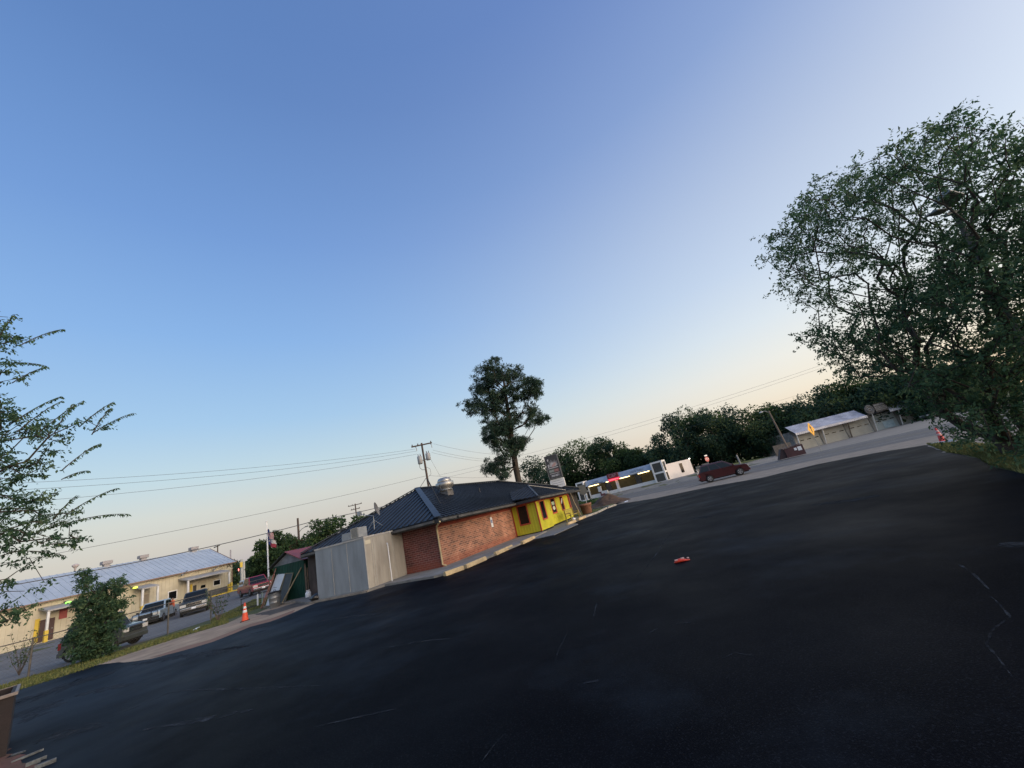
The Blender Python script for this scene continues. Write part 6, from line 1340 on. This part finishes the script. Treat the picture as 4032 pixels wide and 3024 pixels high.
# generic background trees
def bg_tree(name, label, cat, loc, h, w, mats, seed, nleaf=2600, lsize=.55, group=None, bark=M_trunk, shape='round', trunk=True, low=.12):
    rng = np.random.RandomState(seed); t = thing(name, label, cat, loc, 0, group)
    ncl = int(26 + 10 * rng.uniform()); cl = []
    while len(cl) < ncl:
        p = rng.uniform(-1, 1, 3); r = np.linalg.norm(p)
        if r > 1 or r < .25: continue
        z = (p[2] + 1) / 2; ww = w / 2
        wz = math.sin(math.pi * min(1, z * .85 + .12)) ** .6
        cl.append([p[0] * ww * wz, p[1] * ww * wz, h * (low + (1 - low) * z * .93)])
    cl = np.array(cl); nodes, par, rad = skeleton((0, 0, 0), cl, rng, .022 * h)
    b = MB(); b.smooth = True
    for i in range(1, len(nodes)): j = par[i]; b.tube([Vector(nodes[j]), Vector(nodes[i])], [max(.03, min(rad[j], rad[i] * 1.3)), max(.02, rad[i])], 5, cap=False)
    b.build('trunk', bark, t, fix=False)
    per = nleaf // ncl; C_, D2, mi = [], [], []
    for p in cl:
        r = w * .17 * rng.uniform(.7, 1.35); k = int(per * rng.uniform(.7, 1.3)); d = rng.normal(size=(k, 3)); d /= np.linalg.norm(d, axis=1, keepdims=True)
        rr_ = r * rng.uniform(.35, 1.12, k) ** .6; sc = np.array([1, 1, .72]); C_.append(p + d * rr_[:, None] * sc)
        q = d * .4 + rng.normal(size=(k, 3)) * .7; q[:, 2] -= .2; q /= np.linalg.norm(q, axis=1, keepdims=True); D2.append(q)
        tone = rng.choice(3, p=(.42, .38, .20)); mm = np.full(k, tone); sw = rng.uniform(size=k) < .35; mm[sw] = rng.randint(0, 3, sw.sum()); mi.append(mm)
    C_ = np.concatenate(C_); D2 = np.concatenate(D2); mi = np.concatenate(mi); n = len(C_); Lh = lsize * rng.uniform(.5, 1.4, n)
    C_[:, 2] = np.maximum(C_[:, 2], .1)
    leaf_mesh('crown', C_, D2, Lh, Lh * .55, mi, mats, t, (0, 0, 0)); return t
def top_at(px, py, dist): p = at(px, py, dist); return p
def tree_px(px, ytop, wpx, dist, seed, label, group, mats=M_leaf, cat='tree', name='tree', lsize=None, nleaf=2600, low=.1, bark=M_trunk):
    # px, ytop: where the crown's top is; the base stands straight below it
    p = top_at(px, ytop, dist); z = G(p.x, p.y); depth = p.dot(Vector((0, math.cos(PITCH), math.sin(PITCH)))); w = wpx * depth / FPX
    return bg_tree(name, label, cat, (p.x, p.y, z - .05), p.z - z, w, mats, seed, nleaf, lsize or dist * .0050, group, bark, low=low)
ORD = ['first', 'second', 'third', 'fourth', 'fifth', 'sixth', 'seventh', 'eighth', 'ninth', 'tenth', 'eleventh', 'twelfth', 'thirteenth', 'fourteenth', 'fifteenth', 'sixteenth']
# wood behind the store (left to right)
rowA = [(2110, 1800, 190, 118, 'deep green spreading'), (2185, 1772, 150, 122, 'pale olive'), (2270, 1735, 200, 120, 'airy pale topped'), (2365, 1708, 130, 116, 'taller round topped'), (2425, 1745, 130, 112, 'narrow grey green'), (2500, 1768, 120, 110, 'low grey green'), (2565, 1755, 110, 108, 'low dark'), (2620, 1745, 120, 106, 'low deep green')]
for i, (px, yt, wp_, dd, adj) in enumerate(rowA):
    tree_px(px, yt, wp_ * 1.15, dd, 100 + i, '%s tree behind the white store, %s from the left in that row' % (adj, ORD[i]), 'trees behind the white store', M_leaf if i % 3 else M_yew, nleaf=8500)
rowB = [(2610, 1628, 150, 98, 'round dark'), (2690, 1600, 170, 102, 'broad light crested'), (2760, 1612, 150, 97, 'deep green'), (2850, 1588, 160, 103, 'tall crested'), (2930, 1608, 160, 96, 'olive sided'), (3010, 1598, 150, 100, 'dark bluish'), (3080, 1590, 150, 98, 'mid green'), (3150, 1560, 170, 100, 'rounded dark'), (3240, 1520, 180, 104, 'broad dark'), (3330, 1488, 170, 106, 'tall feathery'), (3430, 1490, 180, 104, 'dense'), (3530, 1470, 190, 104, 'dark dense'), (3640, 1440, 200, 104, 'deep shaded'), (3760, 1420, 220, 104, 'half hidden')]
for i, (px, yt, wp_, dd, adj) in enumerate(rowB):
    tree_px(px, yt, wp_ * 1.3, dd, 200 + i, '%s tree in the tall wood across the road, %s from its left end' % (adj, ORD[i]), 'trees of the tall wood across the road', M_yew if i % 4 != 1 else M_leaf, nleaf=8500, low=.04)
# row of front bushes of the wood and a dense mass behind
def mass(name, label, pts, depth, h, n, lsize, mats, seed):
    rng = np.random.RandomState(seed); C_ = []
    for (a, c) in zip(pts[:-1], pts[1:]):
        a = np.array(a, float); c = np.array(c, float); L_ = np.linalg.norm(c - a); k = int(n * L_)
        u = rng.uniform(size=k); v = rng.uniform(size=k); hh_ = h * (.75 + .25 * np.sin(u * L_ * .7 + 1) * np.cos(u * L_ * .23)); z = hh_ * rng.uniform(0, 1, k) ** .8
        P_ = a + (c - a) * u[:, None]; nrm = np.array([-(c - a)[1], (c - a)[0]]) / L_; P_ = P_ + nrm * ((v - .5) * depth)[:, None]
        zz = z + np.array([max(0, G(x, y)) for x, y in P_]); C_.append(np.column_stack([P_, zz]))
    C_ = np.concatenate(C_); m_ = len(C_); d = rng.normal(size=(m_, 3)); d /= np.linalg.norm(d, axis=1, keepdims=True); Lh = lsize * rng.uniform(.5, 1.4, m_)
    cell = (np.floor(C_[:, 0] / 2.2) * 7 + np.floor(C_[:, 1] / 2.2) * 13 + np.floor(C_[:, 2] / 1.8) * 5).astype(int) % 3
    o = leaf_mesh(name, C_, d, Lh, Lh * .6, cell, mats, None, (0, 0, 0)); tag(o, label, 'undergrowth', kind='stuff'); return o
A2 = lambda px, d: tuple(at(px, 1800, d)[:2])
mass('undergrowth', 'dense dark undergrowth filling the wood behind the store and garage', [A2(2050, 125), A2(2300, 124), A2(2560, 112), A2(2700, 104), A2(2900, 101), A2(3200, 101), A2(3500, 104), A2(3900, 108)], 7, 8.5, 260, .8, M_yew, 7)
# trees left: by the flagpole, behind the restaurant, far line
tree_px(1075, 2072, 120, 74, 301, 'leafy tree standing right behind the flagpole', 'trees left of the restaurant', M_leaf, nleaf=4200, lsize=.42)
tree_px(1035, 2110, 90, 76, 306, 'lower left companion of the tree behind the flagpole', 'trees left of the restaurant', M_leaf, nleaf=2400, lsize=.42)
tree_px(1130, 2078, 90, 78, 302, 'slimmer tree between the flagpole tree and the bare brown pole', 'trees left of the restaurant', M_leaf, nleaf=2600, lsize=.42)
tree_px(1205, 2090, 120, 62, 303, 'low reddish olive tree right of the bare brown pole', 'trees left of the restaurant', [M_leaf[1], leafmat('leaf_rusty', (.10, .075, .035), (.07, .055, .03)), M_leaf[2]], nleaf=2600, lsize=.36)
for i, (px, yt, wp_, dd, lb) in enumerate(((1250, 2030, 150, 56, 'bushy tree over the left part of the restaurant roof'), (1325, 2004, 150, 56, 'tallest bushy tree over the left roof slope'), (1400, 2012, 140, 56, 'spiky crowned tree below the distant crossarm pole'), (1470, 1998, 130, 58, 'spiky tree right of the satellite dish'), (1545, 1972, 130, 60, 'thin topped tree peeping over the roof hip'))):
    tree_px(px, yt, wp_, dd, 310 + i, lb, 'trees behind the restaurant roof', M_leaf, nleaf=3000, lsize=.34)
for i, (px, yt) in enumerate(((915, 2203), (935, 2212), (985, 2212), (1010, 2190), (1040, 2170), (1080, 2160), (960, 2222))):
    tree_px(px, yt, 70, 190 + 7 * i, 330 + i, 'far dark tree on the field edge beyond the traffic signal, %s in planting order' % ORD[i] if False else 'far dark tree beyond the traffic signal, %s' % ['just right of the warehouse corner', 'behind the mast arm', 'right of the pale pole', 'before the flagpole', 'left of the flagpole', 'behind the flagpole', 'behind the pale pole'][i], 'far trees beyond the traffic signal', M_yew, nleaf=1400, lsize=1.1)
mass('far_undergrowth', 'far dark hedge line along the field beyond the traffic signal', [A2(840, 230) if False else tuple(at(880, 2260, 215)[:2]), tuple(at(1000, 2230, 215)[:2]), tuple(at(1200, 2180, 215)[:2])], 6, 10, 90, 1.6, M_yew, 8)
mass('shrub_row', 'rough dark weeds between the grass island and the road', [tuple(gp(2268, 1992)[:2]), tuple(gp(2330, 1984)[:2]), tuple(gp(2372, 1978)[:2])], 2.0, .75, 500, .16, M_leaf, 9).__setitem__('kind', 'stuff')
# saplings and weeds on the left fence
for (px, py, hgt, lb, sd) in ((860, 2445, 2.1, 'thin bare stemmed shrub at the fence end by the dark pickup', 51), (75, 2660, 2.4, 'sparse twiggy sapling at the fence by the left picture edge', 52)):
    p = gp(px, py); rng = np.random.RandomState(sd); t = thing('sapling', lb, 'shrub', p); b = MB(); C_, D2 = [], []
    for k in range(9):
        a = rng.uniform(0, 6.28); e = np.array([math.cos(a) * .6, math.sin(a) * .6, hgt * rng.uniform(.6, 1)]); P_ = [e * u + np.array([0, 0, 0]) + rng.normal(size=3) * .03 for u in np.linspace(0, 1, 6)]; P_[0] = np.zeros(3)
        b.tube([Vector(q) for q in P_], [.018, .016, .013, .01, .008, .005], 4)
        for u in rng.uniform(.3, 1, 26): C_.append(e * u + rng.normal(size=3) * .05); q = rng.normal(size=3); D2.append(q / np.linalg.norm(q))
    b.build('stem', M_wood, t, fix=False); C_ = np.array(C_); n = len(C_); leaf_mesh('foliage', C_, np.array(D2), .12 * np.ones(n), .05 * np.ones(n), rng.randint(0, 3, n), M_leaf, t, (0, 0, 0))
# grass tufts
def grass(name, label, polys, n, h, mats, seed, z=.0):
    rng = np.random.RandomState(seed); C_ = []
    for poly, k in polys:
        xs_ = [p[0] for p in poly]; ys_ = [p[1] for p in poly]; c = 0
        while c < k:
            x = rng.uniform(min(xs_), max(xs_)); y = rng.uniform(min(ys_), max(ys_))
            if inpoly((x, y), poly): C_.append((x, y, z + .005)); c += 1
    C_ = np.array(C_); n = len(C_); d = rng.normal(size=(n, 3)) * .45; d[:, 2] = 1; d /= np.linalg.norm(d, axis=1, keepdims=True); Lh = h * rng.uniform(.4, 1.3, n)
    o = leaf_mesh(name, C_, d, Lh, np.full(n, .018) + Lh * .06, rng.choice(3, n, p=(.3, .45, .25)), mats, None, (0, 0, 0)); tag(o, label, 'grass', kind='stuff'); return o
M_gr = [mat('grass_a', (.085, .11, .028), None, rough=.8), mat('grass_b', (.13, .145, .035), None, rough=.8), mat('grass_c', (.18, .17, .06), None, rough=.8)]
vg = [tuple(gp(*q)[:2]) for q in ((0, 2745), (120, 2706), (350, 2634), (480, 2586), (720, 2508), (900, 2455), (900, 2442), (700, 2495), (480, 2565), (300, 2618), (100, 2672), (0, 2705))]
rg = [(p.x, p.y) for p in [gp(*q) for q in ((3650, 1750), (3730, 1783), (3800, 1793), (3850, 1803), (3900, 1833), (3990, 1856), (4100, 1890), (4300, 1860), (4200, 1800), (3950, 1762), (3800, 1745))]]
grass('grass', 'rough grass of the verge, the island and under the big tree', [(vg, 9000), (rg, 16000), ([tuple(gp(*q)[:2]) for q in ((830, 2462), (905, 2440), (960, 2420), (1010, 2400), (1060, 2380), (1090, 2350), (1000, 2362), (900, 2410), (830, 2440))], 7000), ([tuple(gp(*q)[:2]) for q in ((2266, 2042), (2304, 2034), (2352, 2016), (2420, 1988), (2400, 1978), (2330, 1985), (2275, 2005))], 5000)], 0, .11, M_gr, 61)
tag(sheet('bare_soil', [(p.x, p.y) for p in [gp(*q) for q in ((3860, 1815), (3900, 1800), (3990, 1805), (4100, 1830), (4300, 1880), (4100, 1885), (3990, 1852), (3930, 1840))]], .013, mat('leafy_soil', (.10, .085, .06), (.06, .05, .035), 3, .95, detail=8), jag=.1, step=.6), kind='structure')
cs = gp(3670, 1752, .0); ce = gp(3770, 1735, 0); o = block(cs, ce, .12, .10, 'thin white kerb stone beside the faded red cone', M_white, 'kerb_stone'); o['category'] = 'kerb stone'
